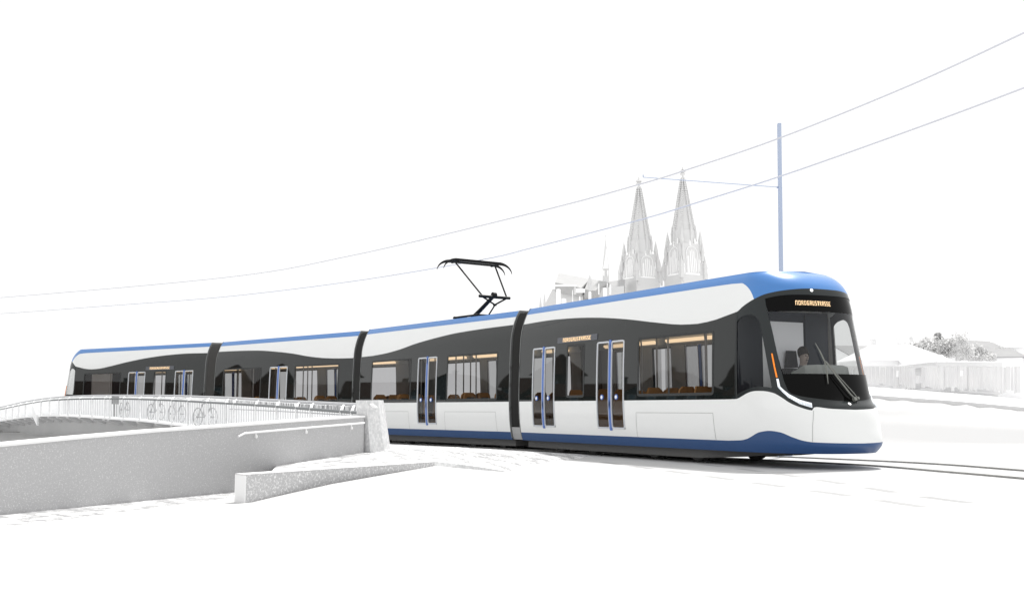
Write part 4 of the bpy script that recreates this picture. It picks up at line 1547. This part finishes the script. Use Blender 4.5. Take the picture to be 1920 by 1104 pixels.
m = MB(); m.tube([at(214.5, 782, dep(216) + .42), at(214.5, 757, dep(216) + .42)], 0.03, 8); m.tube([at(219, 782, dep(216) + .42), at(219, 757, dep(216) + .42)], 0.02, 8)
wpart(nb_, 'post', m, M['board'])


# ---- overhead line
def wire(name, pts, z, r_, label):
    p = spline([Vector((*atz(px, py, z)[:2], z)) for px, py in pts], 10)
    m = MB(); m.tube(p, r_ * 1.45, 6)
    o = m.obj(name, M['wire'])
    place(o, p[len(p) // 2])
    tag(o, label, 'overhead wire', 'overhead wires above the tracks')


wire('overhead_wire', [(-150, 594.5), (0, 588), (200, 573.5), (420, 556.5), (660, 527.5), (895, 488.5), (1000, 464), (1200, 412), (1300, 382), (1462, 331), (1700, 247), (1920, 165), (2060, 108)], 5.105, 0.0095,
     'lower pale overhead wire touching the pantograph and crossing the mast')
wire('overhead_wire', [(-150, 566), (0, 558), (420, 520.5), (660, 479), (1000, 399), (1200, 345.5), (1300, 314.5), (1462, 259), (1700, 163), (1920, 62), (2060, -5)], 5.105, 0.0085,
     'upper pale overhead wire passing well above the pantograph')
ma = thing('catenary_mast', 'slim blue-grey catenary mast with side arm, behind the tram cab', 'mast', (5.64, 22.5, 0))
m = MB()
b_, t_ = Vector((5.665, 22.5, 0)), at(1461, 232, 22.5)
m.prism([b_ + Vector((x, y, 0)) for x, y in ((-.036, -.05), (.036, -.05), (.036, .05), (-.036, .05))], [t_ + Vector((x, y, 0)) for x, y in ((-.034, -.05), (.034, -.05), (.034, .05), (-.034, .05))])
wpart(ma, 'pole', m, M['mast'], smooth=False)
m = MB(); m.box((5.665, 22.5, 0.03), (0.3, 0.3, 0.06)); wpart(ma, 'base_plate', m, M['mast'], smooth=False)
m = MB()
a0_, a1_ = at(1461, 351.3, 22.5), at(1206, 332.5, 21.2)
m.tube([a0_, a1_], [0.011, 0.009], 6)
m.tube([a1_, a1_ + Vector((0, 0, 0.05))], 0.012, 6)
m.tube([a0_ + Vector((-.05, 0, 0)), a0_ + Vector((-.0, 0, 0))], 0.022, 8)
wpart(ma, 'arm', m, M['mast'])


# ---- cathedral
CD = 300.0
cs = CD / F
cath = thing('cathedral', 'pale grey twin-spired gothic cathedral far behind the tram', 'cathedral', Vector((at(1200, 560, CD).x, CD, 0)))


def pinnacle(mb, c, w_, h_, rz=0.4):
    mb.box(c + Vector((0, 0, h_ * 0.22)), (w_, w_, h_ * 0.44), rz)
    n = 4
    base = [c + Vector((math.cos(rz + math.pi / 4 + k * math.pi / 2) * w_ * 0.85, math.sin(rz + math.pi / 4 + k * math.pi / 2) * w_ * 0.85, h_ * 0.44)) for k in range(n)]
    tip = c + Vector((0, 0, h_))
    mb.add(base + [tip], [(k, (k + 1) % n, n) for k in range(n)] + [(3, 2, 1, 0)])


def tower(px, y_cross, y_tip, y_sp, wsp, y_body, wbody, ybot, wbot, depth, rot):
    """square gothic tower with octagonal crocketed spire; widths in metres"""
    cx = at(px, 500, depth).x
    Z = lambda y: at(px, y, depth).z
    C = lambda z: Vector((cx, depth, z))
    zb, zbody, zsp, ztip, zc = Z(ybot), Z(y_body), Z(y_sp), Z(y_tip), Z(y_cross)
    def sq(z, hw, r_=rot, n=4, off=math.pi / 4):
        return [C(z) + Vector((math.cos(r_ + off + 2 * math.pi * k / n) * hw, math.sin(r_ + off + 2 * math.pi * k / n) * hw, 0)) for k in range(n)]
    m = MB()
    m.prism(sq(0, wbot * 0.53), sq(zb, wbot * 0.52))
    m.prism(sq(zb, wbot * 0.50), sq(zbody, wbody * 0.49))
    m.prism(sq(zbody, wsp * 0.58, n=8, off=0), sq(zsp, wsp * 0.53, n=8, off=0))
    t = wpart(cath, 'tower', m, M['cath'], smooth=False)
    s_ = MB()
    b8 = sq(zsp, wsp * 0.49, n=8, off=0)
    t8 = sq(ztip, 0.28, n=8, off=0)
    s_.prism(b8, t8)
    for k in range(8):                               # crockets climbing the ribs
        for j in range(24):
            f = (j + 0.5) / 24
            p = b8[k].lerp(t8[k], f)
            d = (p - C(p.z)).normalized()
            s_.box(p + d * 0.24, (0.62, 0.5, 0.5), math.atan2(d.y, d.x), 0.6)
    s_.tube([C(ztip), C(zc - 0.2)], [0.3, 0.14], 6)
    for f, r_ in ((0.0, 0.62), (0.38, 0.85), (0.62, 1.0)):
        z = ztip + (zc - ztip) * f
        s_.lathe([(0.1, z - 0.35), (r_, z), (r_ * 0.9, z + 0.25), (0.1, z + 0.6)], C(0), 'Z', 8)
    s_.box(C(zc - 0.6), (0.9, 0.3, 0.3))
    s_.box(C(zc - 0.4), (0.3, 0.3, 1.2))
    wpart(cath, 'spire', s_, M['cath'], parent=t, smooth=False)
    def pin1(c, w_, h_, rz):
        pn = MB()
        pinnacle(pn, c, w_, h_, rz)
        wpart(cath, 'pinnacle', pn, M['cath'], parent=t, smooth=False)
    for k, v in enumerate(sq(zbody, wbody * 0.49)):
        pin1(v + Vector((0, 0, -2)), 0.8, 6.0, rot)
        for dd in (-1, 1):
            d = Vector((math.cos(rot + k * math.pi / 2 + math.pi / 4 + dd * 0.6), math.sin(rot + k * math.pi / 2 + math.pi / 4 + dd * 0.6), 0)) * 0.7
            pin1(v + d + Vector((0, 0, -5)), 0.6, 5.5, rot)
    for v in sq(zb, wbot * 0.52):
        pin1(v + Vector((0, 0, -1)), 1.0, 6.5, rot)
        pin1(v + Vector((0.5, 0.2, -2)), 0.5, 4.5, rot)
    for v in sq(zsp, wsp * 0.56, n=8, off=0):
        pin1(v + Vector((0, 0, -3.2)), 0.5, 5.0, rot)
    # lancet openings with white tracery on the faces
    tr = MB()
    for k in range(4):
        a = rot + k * math.pi / 2
        nrm_ = Vector((math.cos(a), math.sin(a), 0))
        tan = Vector((-nrm_.y, nrm_.x, 0))
        def P(u, z, o=0.06):
            f = min(max((z - zb) / (zbody - zb), 0), 1)
            hw = (wbot * 0.50 * (1 - f) + wbody * 0.49 * f) * math.cos(math.pi / 4)
            return C(z) + nrm_ * (hw + o) + tan * u
        H_ = zbody - zb
        for u0, u1, f0, f1 in ((-1.5, -1.15, 0.05, 0.62), (-0.62, -0.38, 0.08, 0.78), (0.0, 0.22, 0.08, 0.82), (0.62, 0.84, 0.08, 0.78), (1.2, 1.45, 0.1, 0.55), (-2.9, -2.65, 0.0, 0.38), (2.3, 2.5, 0.12, 0.52), (2.75, 2.95, 0.4, 0.7)):
            q_ = [P(u0, zb + H_ * f0), P(u1, zb + H_ * f0), P(u1, zb + H_ * (f1 - 0.05)), P((u0 + u1) / 2, zb + H_ * f1), P(u0, zb + H_ * (f1 - 0.05))]
            tr.prism([v - nrm_ * 0.3 for v in q_], q_)
        arch = [P(1.9 * math.cos(w_), zb + H_ * 0.66 + H_ * 0.24 * math.sin(w_) ** 0.8, 0.1) for w_ in [math.pi * j / 10 for j in range(11)]]
        tr.tube([P(1.9, zb + H_ * 0.08, 0.1)] + arch + [P(-1.9, zb + H_ * 0.08, 0.1)], 0.1, 5)
        q_ = [P(-2.6, zb + H_ * -0.02), P(2.6, zb + H_ * -0.02), P(2.3, zb + H_ * 0.055), P(-2.3, zb + H_ * 0.055)]
        tr.prism([v - nrm_ * 0.3 for v in q_], q_)
        for f0, du in ((0.93, -0.5), (0.99, 1.2)):
            q_ = [P(du, zb + H_ * f0), P(du + 0.45, zb + H_ * f0), P(du + 0.35, zb + H_ * (f0 + 0.14)), P(du, zb + H_ * (f0 + 0.18))]
            tr.prism([v - nrm_ * 0.3 for v in q_], q_)
    wpart(cath, 'tracery', tr, M['cath_white'], parent=t, smooth=False)


tower(1200, 334, 352, 452, 6.0, 478, 9.3, 524, 10.8, CD, R(118))
tower(1283, 315, 335, 433, 5.9, 459, 9.3, 518, 10.9, CD * 0.985, R(118))


def cbox(mb, pts, d0, d1):
    """solid with an outline given on sight lines at depth d0, running back to depth d1"""
    a = [at(x, y, d0) for x, y in pts]
    mb.prism(a, [Vector((v.x, v.y + (d1 - d0), v.z)) for v in a])


m = MB(); cbox(m, [(1024, 566), (1036, 542), (1094, 543), (1092, 600), (1020, 600)], 285, 296)
cbox(m, [(1094, 548), (1120, 540), (1170, 536), (1170, 600), (1094, 600)], 290, 296)
nave = wpart(cath, 'nave_wall', m, M['cath'], smooth=False)
m = MB()
rp = [at(1041, 530, 283), at(1078, 539, 281), at(1103, 523, 288), at(1135, 529, 292), at(1047.5, 511.5, 290)]
m.prism([v for v in (at(1041, 529.5, 282), at(1090, 539.5, 280), at(1106, 523, 289), at(1047.5, 511.5, 291))], [v + Vector((0.1, 3, -2.2)) for v in (at(1041, 529.5, 282), at(1090, 539.5, 280), at(1106, 523, 289), at(1047.5, 511.5, 291))])
m.prism([at(1104, 522, 289), at(1138, 528.5, 292), at(1116, 545, 284), at(1096, 542, 282)], [v + Vector((0.1, 3, -2.0)) for v in (at(1104, 522, 289), at(1138, 528.5, 292), at(1116, 545, 284), at(1096, 542, 282))])
m.prism([at(1140, 528, 294), at(1172, 523.5, 296), at(1172, 541, 290), at(1150, 546, 290)], [v + Vector((0, 3, -2.0)) for v in (at(1140, 528, 294), at(1172, 523.5, 296), at(1172, 541, 290), at(1150, 546, 290))])
wpart(cath, 'roof', m, M['cath_roof'], smooth=False)
m = MB()
for x, w_, y0, y1 in ((1043, 8.5, 542, 575), (1073, 1.5, 544, 572), (1080, 17, 541, 548.5), (1038, 44, 534, 536.5), (1053, 9, 560, 575), (1086, 2.5, 556, 575), (1103.5, 5.5, 547, 575), (1131, 7, 540, 560), (1143, 3, 534, 552), (1122, 2, 532, 552)):
    cbox(m, [(x, y1), (x + w_, y1), (x + w_ - 0.3, y0 + 0.5), (x + w_ / 2, y0 - 1), (x, y0)], 278.5, 279)
wpart(cath, 'choir_tracery', m, M['cath_white'], smooth=False)
m = MB()                                             # fleche over the crossing
zf = lambda y: at(1136, y, 293).z
cf = at(1136, 520, 293)
o8 = lambda z, r_: [Vector((cf.x + r_ * math.cos(k * math.pi / 4 + .2), 293 + r_ * math.sin(k * math.pi / 4 + .2), z)) for k in range(8)]
m.prism(o8(zf(530), 1.0), o8(zf(505), 0.86))
m.prism(o8(zf(505), 0.98), o8(zf(449), 0.05))
m.tube([Vector((cf.x, 293, zf(449))), Vector((cf.x, 293, zf(441)))], 0.05, 5)
m.lathe([(0.0, -0.25), (0.22, 0), (0.0, 0.25)], (cf.x, 293, zf(442.5)), 'Z', 8)
fl_ = wpart(cath, 'fleche', m, M['cath'], smooth=False)
m = MB()
cbox(m, [(1131.2, 517), (1133.4, 517), (1133.4, 507), (1131.2, 507)], 291.7, 291.9)
cbox(m, [(1138.4, 517), (1140.4, 517), (1140.4, 507), (1138.4, 507)], 291.7, 291.9)
cbox(m, [(1131, 503.5), (1140.5, 503.5), (1137.6, 468), (1136.6, 466), (1135.2, 480)], 291.6, 291.8)
wpart(cath, 'fleche_lights', m, M['cath_white'], parent=fl_, smooth=False)
for x, y0, y1 in ((1106, 514, 545), (1013.5, 554, 590), (1021, 547, 590), (1078, 533, 552)):
    p = at(x, y1, 280)
    h_ = at(x, y0, 280).z - p.z
    m = MB()
    pinnacle(m, p, 0.85 if x == 1106 else 0.45, h_)
    wpart(cath, 'pinnacle', m, M['cath'], parent=nave, smooth=False)


# ---- right background: bank, quay wall, fence, shed, houses, trees
def bank_pt(px, py, d):
    return at(px, py, d)


bx = [1380 + 12 * i for i in range(86)]
jit = lambda x: 1.3 * math.sin(x * 0.11) + 1.0 * math.sin(x * 0.37 + 1) + 0.6 * math.sin(x * 0.9)
qd = cub([(1380, 120), (1640, 98), (1780, 82), (1925, 68), (2400, 45)])
qy = cub([(1380, 722), (1640, 740.5), (1780, 750.5), (1925, 763.5), (2120, 782), (2400, 806)])
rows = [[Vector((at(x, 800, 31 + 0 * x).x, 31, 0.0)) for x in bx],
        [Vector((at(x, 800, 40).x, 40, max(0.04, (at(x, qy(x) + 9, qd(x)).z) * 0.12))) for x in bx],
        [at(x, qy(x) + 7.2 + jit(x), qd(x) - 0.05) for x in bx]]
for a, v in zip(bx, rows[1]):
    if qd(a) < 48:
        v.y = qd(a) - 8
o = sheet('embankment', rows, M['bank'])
rows = [[at(x, qy(x) + 0.3, qd(x) + 0.35) for x in bx], [at(x, qy(x) - 13 - 1.5, qd(x) + 14) for x in bx], [at(x, qy(x) - 14.2, qd(x) + 160) for x in bx]]
sheet('quay_path', rows, M['far_white'])
qw = thing('quay_wall', 'low pale grey quay wall along the far bank, right of the tram', 'wall', at(1780, 757, 82))
m = MB()
for i in range(60):
    x0, x1 = 1400 + 13 * i, 1413 + 13 * i
    j0, j1 = [1.6 * math.sin(x * 0.11) + 1.2 * math.sin(x * 0.37 + 1) for x in (x0, x1)]
    a, b = at(x0, qy(x0), qd(x0)), at(x1, qy(x1), qd(x1))
    la, lb = at(x0, qy(x0) + 11.5, qd(x0)), at(x1, qy(x1) + 11.5, qd(x1))
    bk = Vector((0.05, 0.3, 0))
    m.prism([la, lb, lb + bk - dzv * .0, la + bk], [a, b, b + bk, a + bk])
wpart(qw, 'wall_face', m, M['far_grey'], smooth=False)

fy = cub([(1560, 716), (1640, 722), (1700, 726), (1780, 730), (1860, 735), (1925, 737.5), (2000, 742)])
fdp = cub([(1560, 118), (1640, 110), (1780, 96), (1925, 84), (2000, 78)])
fence = thing('palisade_fence', 'tall weathered timber fence of uneven pale grey planks on the far bank', 'fence', at(1780, 730, 96))
m = MB()
split_ = False
x = 1570.0
while x < 1912:
    w_ = random.uniform(2.6, 7.5)
    gap_ = random.choice((0.25, 0.4, 0.4, 1.2)) if x < 1860 else random.choice((0.5, 1.0, 2.2))
    yb_ = fy(x) + random.uniform(-5, 4)
    yt_ = 686.5 + random.uniform(-0.5, 1.5) + (x > 1880) * random.uniform(0, 2)
    if 1712 < x < 1727:
        yt_ = 700 + random.uniform(-3, 6); yb_ = fy(x) - 9
    d_ = fdp(x) + random.uniform(-.1, .1)
    q_ = [at(x, yb_, d_), at(x + w_, yb_ + random.uniform(-2, 2), d_), at(x + w_ + random.uniform(-.5, .5), yt_ + random.uniform(-.6, .6), d_), at(x + random.uniform(-.4, .4), yt_, d_)]
    m.prism(q_, [v + Vector((0, 0.12, 0)) for v in q_])
    x += w_ + gap_
    if x > 1724 and not split_:
        split_ = True
        wpart(fence, 'plank_panel', m, M['far_grey'], smooth=False)
        m = MB()
wpart(fence, 'plank_panel', m, M['far_grey'], smooth=False)
m = MB()
for x0, x1 in ((1570, 1700), (1725, 1755)):
    q_ = [at(x0, 685.5, fdp(x0)), at(x1, 685.5, fdp(x1)), at(x1, 687.5, fdp(x1)), at(x0, 687.5, fdp(x0))]
    m.prism(q_, [v + Vector((0, .1, 0)) for v in q_])
wpart(fence, 'top_rail', m, M['far_grey'], smooth=False)
m = MB()
for x0, x1, dy in ((1652, 1666, 0), (1677, 1698, 0), (1727, 1769, 1), (1803, 1850, 0), (1850, 1877, 3)):
    q_ = [at(x0, fy(x0) + 3.0, fdp(x0) - .3), at(x1, fy(x1) + 3.0 , fdp(x1) - .3), at(x1, fy(x1) + 0.6, fdp(x1) - .3), at(x0, fy(x0) + 0.6, fdp(x0) - .3)]
    m.prism(q_, [v + Vector((0, .2, 0)) for v in q_])
wpart(fence, 'foot_beam', m, M['far_grey'], smooth=False)
for x0, x1, y0, y1, lab in ((1681, 1695, 694, 706.5, 'blank white square sign on the timber fence nearest the tram front'), (1801, 1814, 694, 704.5, 'blank white sign on the timber fence in front of the flat-roofed shed')):
    d_ = fdp(x0) - 0.35
    t = thing('sign', lab, 'sign', at((x0 + x1) / 2, fy(x0), d_))
    q_ = [at(x0, y1, d_), at(x1, y1 - 0.5, d_), at(x1 - .3, y0, d_), at(x0 + .4, y0 + 1, d_)]
    m = MB(); m.prism(q_, [v + Vector((0, 0.05, 0)) for v in q_]); wpart(t, 'board', m, M['far_white'], smooth=False)
    m = MB(); m.tube([at((x0 + x1) / 2, y1 - 1, d_ + .1), at((x0 + x1) / 2, fy(x0), d_ + .1)], 0.05, 6); wpart(t, 'post', m, M['far_grey'])
shed = thing('boat_shed', 'long flat-roofed pale grey shed behind the timber fence', 'shed', at(1815, 720, 104))
m = MB(); cbox(m, [(1760, 748), (1872, 748), (1872, 686), (1760, 686)], 103, 112); wpart(shed, 'wall', m, M['far_grey'], smooth=False)
m = MB(); cbox(m, [(1755, 686.6), (1879, 686.6), (1880, 679), (1755, 678.2)], 101.5, 113); rf = wpart(shed, 'roof', m, M['far_grey'], smooth=False)
m = MB(); cbox(m, [(1755, 678.1), (1880, 679), (1880, 677.4), (1755, 676.6)], 101.2, 113.2); wpart(shed, 'roof_edge', m, M['far_white'], parent=rf, smooth=False)


def house(px, depth, w_, d_, eave_y, ridge_y, yaw, label, wm, rm, base_y=740, gable=True, wins=3, chimney=True, name='house', trim=None, pane=None, rows_=1, cat='house', hip=0.0, pos=None, ze=None, zr=None):
    """gabled house: wall, roof with overhang, framed windows"""
    if pos is None:
        b = at(px, base_y, depth)
        ze, zr = at(px, eave_y, depth).z, at(px, ridge_y, depth).z
        pos = Vector((b.x, depth, min(b.z, 0.5)))
    t = thing(name, label, cat, pos, yaw)
    z0 = 0.0
    ze -= pos.z; zr -= pos.z
    m = MB()
    x, y = w_ / 2, d_ / 2
    m.prism([(-x, -y, z0), (x, -y, z0), (x, y, z0), (-x, y, z0)], [(-x, -y, ze), (x, -y, ze), (x, y, ze), (-x, y, ze)])
    if hip == 0:
        m.add([(-x, -y, ze), (-x, y, ze), (-x, 0, zr - 0.1), (x, -y, ze), (x, y, ze), (x, 0, zr - 0.1)], [(0, 1, 2), (5, 4, 3)])
    m.obj('wall', wm, t, smooth=False)
    r_ = MB()
    ov, th_ = 0.35, 0.14
    k = (zr - ze) / y
    rx = x + ov - hip
    for s_ in (-1, 1):
        p = [(-x - ov, s_ * (y + ov), ze - ov * k), (x + ov, s_ * (y + ov), ze - ov * k), (rx, 0, zr), (-rx, 0, zr)]
        r_.prism(p, [(a, b_, c + th_) for a, b_, c in p])
    if hip:
        for s_ in (-1, 1):
            p = [(s_ * (x + ov), -y - ov, ze - ov * k), (s_ * (x + ov), y + ov, ze - ov * k), (s_ * rx, 0, zr)]
            r_.prism(p, [(a, b_, c + th_) for a, b_, c in p])
    ro = r_.obj('roof', rm, t, smooth=False)
    if chimney:
        c = MB()
        cx_ = random.uniform(-0.3, 0.3) * w_
        c.box((cx_, 0.25 * y, zr + 0.25), (0.55, 0.55, 1.6)); c.box((cx_, 0.25 * y, zr + 1.1), (0.7, 0.7, 0.14))
        c.obj('chimney', wm, ro, smooth=False)
    trim = trim or M['far_mid']
    pane = pane or M['far_grey']
    faces = [((1, 0, 0), (0, -1, 0), w_, y), ((0, 1, 0), (1, 0, 0), d_, x)]
    for tan, nr, ww, off in faces:
        tan, nr = Vector(tan), Vector(nr)
        n = max(1, int(wins * ww / w_ + 0.3))
        for rr in range(rows_):
            zc = ze * (0.62 if rows_ == 1 else (0.3 + 0.42 * rr))
            for i in range(n):
                u = (i + 0.5) / n * ww - ww / 2
                wi, hi_ = min(0.5, ww / n * 0.26), min(0.75, ze * 0.16)
                o3 = tan * u + nr * (off + 0.02) + Vector((0, 0, zc))
                f = MB()
                for a, b_ in ((-1, 0), (1, 0)):
                    f.box(o3 + tan * (a * wi), (0.12 if abs(tan.x) else 0.08, 0.08 if abs(tan.x) else 0.12, hi_ * 2 + 0.12))
                for a in (-1, 0, 1):
                    f.box(o3 + Vector((0, 0, a * hi_)), (wi * 2 if abs(tan.x) else 0.07, 0.07 if abs(tan.x) else wi * 2, 0.1))
                fo = f.obj('window', trim, t, smooth=False)
                g_ = MB()
                c_ = o3 - nr * 0.005
                g_.quad(c_ - tan * wi - Vector((0, 0, hi_)), c_ + tan * wi - Vector((0, 0, hi_)), c_ + tan * wi + Vector((0, 0, hi_)), c_ - tan * wi + Vector((0, 0, hi_)))
                g_.obj('pane', pane, fo, smooth=False)
    return t


house(1622, 150, 9, 9, 672, 650, 0.25, 'small white house with grey gable edge just right of the tram front', M['far_white'], M['roof_grey'], wins=2)
house(1675, 140, 11, 8, 676, 649, 0.1, 'wide white house with large pale roof behind the fence', M['far_mid'], M['far_white'], hip=3.0, wins=3)
house(1722, 138, 5.5, 7, 680, 667, -0.1, 'small white outbuilding with pale roof below the dark trees', M['far_white'], M['far_white'], chimney=False, wins=1)
house(1836, 165, 10, 9, 668, 640, 0.5, 'tall grey-roofed house rising between the far trees', M['far_mid'], M['roof_grey'], hip=2.5, wins=2, chimney=False)
house(1861, 150, 7, 8, 672, 656, -0.3, 'small grey-roofed house with white gable beside the right trees', M['far_white'], M['roof_grey'], hip=1.0, wins=1, chimney=False)
house(1898, 170, 12, 9, 655, 646, 0.0, 'pale block-like house at the right edge of the far bank', M['far_white'], M['far_mid'], hip=4.0, wins=2)
# dark-capped turret on a pale octagonal drum
tz = lambda y: at(1709, y, 240).z
tu = thing('church_turret', 'little grey onion-domed church turret above the white roofs', 'church tower', Vector((at(1709, 650, 240).x, 240, 0)))
c0 = tu.location.x
m = MB(); m.lathe([(2.2, 0), (2.2, tz(648)), (1.2, tz(642)), (0.45, tz(639.5)), (0.42, tz(637))], (c0, 240, 0), 'Z', 10); wpart(tu, 'drum', m, M['far_mid'])
m = MB(); m.lathe([(0.36, tz(638)), (0.47, tz(635.5)), (0.40, tz(633.5)), (0.14, tz(631.5)), (0.03, tz(629.5)), (0.02, tz(622))], (c0, 240, 0), 'Z', 12); wpart(tu, 'dome', m, M['far_grey'])


def tree(px, base_y, top_y, w_px, depth, label, leaf, shape='round', n=900, seed=1, trunk=True, size=0.3, group='trees on the far bank', name='broadleaf_tree'):
    rnd = random.Random(seed)
    b, tp = at(px, base_y, depth), at(px, top_y, depth)
    H_, W_ = tp.z - b.z, w_px * depth / F
    t = thing(name, label, 'tree', b, 0, group)
    tr = MB()
    cr = MB()
    tr.tube([(0, 0, -0.6), (0.05, 0, H_ * 0.3), (-0.05, 0.1, H_ * 0.6), (0, 0, H_ * 0.92)], [W_ * 0.05 + .08, W_ * 0.04 + .06, W_ * 0.022 + .04, 0.03], 7)
    cl = []
    for k in range(16):
        f = rnd.uniform(0.25, 0.95)
        a = rnd.uniform(0, 2 * math.pi)
        rad = W_ / 2 * ((1 - f) ** 0.8 * 1.25 if shape == 'cone' else math.sin(math.pi * min(1, 0.18 + f * 0.8)) ** 0.6)
        tip = Vector((math.cos(a) * rad * 0.8, math.sin(a) * rad * 0.8, H_ * f))
        s_ = Vector((0, 0, H_ * f * 0.75))
        tr.tube([s_, s_.lerp(tip, 0.5) + Vector((0, 0, 0.1)), tip], [0.07, 0.045, 0.015], 5)
        cl.append((tip, rnd.uniform(0.16, 0.3) * W_))
    n, size = int(n * 2.4), size * 0.62
    for k in range(n):
        c, r_ = rnd.choice(cl)
        d = Vector((rnd.gauss(0, 1), rnd.gauss(0, 1), rnd.gauss(0, 0.8)))
        d = d.normalized() * r_ * rnd.random() ** 0.45
        p = c + d
        u = Vector((rnd.uniform(-1, 1), rnd.uniform(-1, 1), rnd.uniform(-1, 1))).normalized()
        v = u.cross(Vector((rnd.uniform(-1, 1), rnd.uniform(-1, 1), rnd.uniform(-1, 1)))).normalized()
        s_ = size * rnd.uniform(0.5, 1.2)
        cr.quad(p - u * s_, p - v * s_ * 0.6, p + u * s_, p + v * s_ * 0.6)
    tr.obj('trunk', M['bark'], t)
    cr.obj('crown', leaf, t, smooth=False, weld=False, fix=False)


tree(1762, 676, 619, 22, 150, 'dark narrow tower-like tree between turret and tall grey roof', M['leaf'], 'cone', 900, 3, size=0.32, name='conifer_tree')
tree(1715, 679, 648, 46, 148, 'low grey spreading tree below the church turret', M['leaf'], 'round', 800, 5)
tree(1748, 678, 640, 60, 146, 'broad grey tree with bare limbs left of the shed roof', M['leaf'], 'round', 1000, 8)
tree(1795, 679, 628, 58, 144, 'grey tree with upright bare branches behind the shed roof', M['leaf'], 'round', 1000, 11)
tree(1838, 679, 652, 50, 146, 'low grey tree behind the right half of the shed roof', M['leaf'], 'round', 800, 14)
tree(1880, 680, 655, 30, 160, 'small grey tree leaning over the right end of the shed', M['leaf'], 'round', 500, 17)
tree(1800, 690, 610, 130, 200, 'huge frost-white tree crown looming behind all the grey trees', M['leaf_white'], 'round', 2200, 21, size=0.4)

# ---- dark old-town houses left of the frame: the tram's glazing mirrors them
spec_ = [(-94, 13, 13, 10, 4.4, 8.6, 'brown-roofed town house left of the camera, nearest the footpath'),
         (-95, 26, 9, 9, 4.6, 8.8, 'slate-blue gabled town house mirrored in the rearmost car of the tram'),
         (-96, 38, 12, 10, 4.2, 7.6, 'low sooty town house with brown roof mirrored in the rear cars'),
         (-95, 51, 11, 10, 3.6, 6.6, 'brown-roofed town house below the twin towers, mirrored in the tram'),
         (-94, 64, 8, 10, 4.6, 8.6, 'narrow slate-blue town house with steep gable across the river'),
         (-96, 76, 13, 10, 3.8, 6.9, 'squat brown-roofed town house behind the tall blue gable'),
         (-98, 92, 13, 10, 4.4, 8.0, 'farthest sooty town house in the mirrored row')]
for y, lab in ((53.5, 'dark square church tower mirrored near the cab, nearer of the twin towers'), (59, 'dark square church tower mirrored near the cab, farther of the twin towers'), (85.5, 'dark broad minster tower mirrored beside the front bellows')):
    big = y > 60
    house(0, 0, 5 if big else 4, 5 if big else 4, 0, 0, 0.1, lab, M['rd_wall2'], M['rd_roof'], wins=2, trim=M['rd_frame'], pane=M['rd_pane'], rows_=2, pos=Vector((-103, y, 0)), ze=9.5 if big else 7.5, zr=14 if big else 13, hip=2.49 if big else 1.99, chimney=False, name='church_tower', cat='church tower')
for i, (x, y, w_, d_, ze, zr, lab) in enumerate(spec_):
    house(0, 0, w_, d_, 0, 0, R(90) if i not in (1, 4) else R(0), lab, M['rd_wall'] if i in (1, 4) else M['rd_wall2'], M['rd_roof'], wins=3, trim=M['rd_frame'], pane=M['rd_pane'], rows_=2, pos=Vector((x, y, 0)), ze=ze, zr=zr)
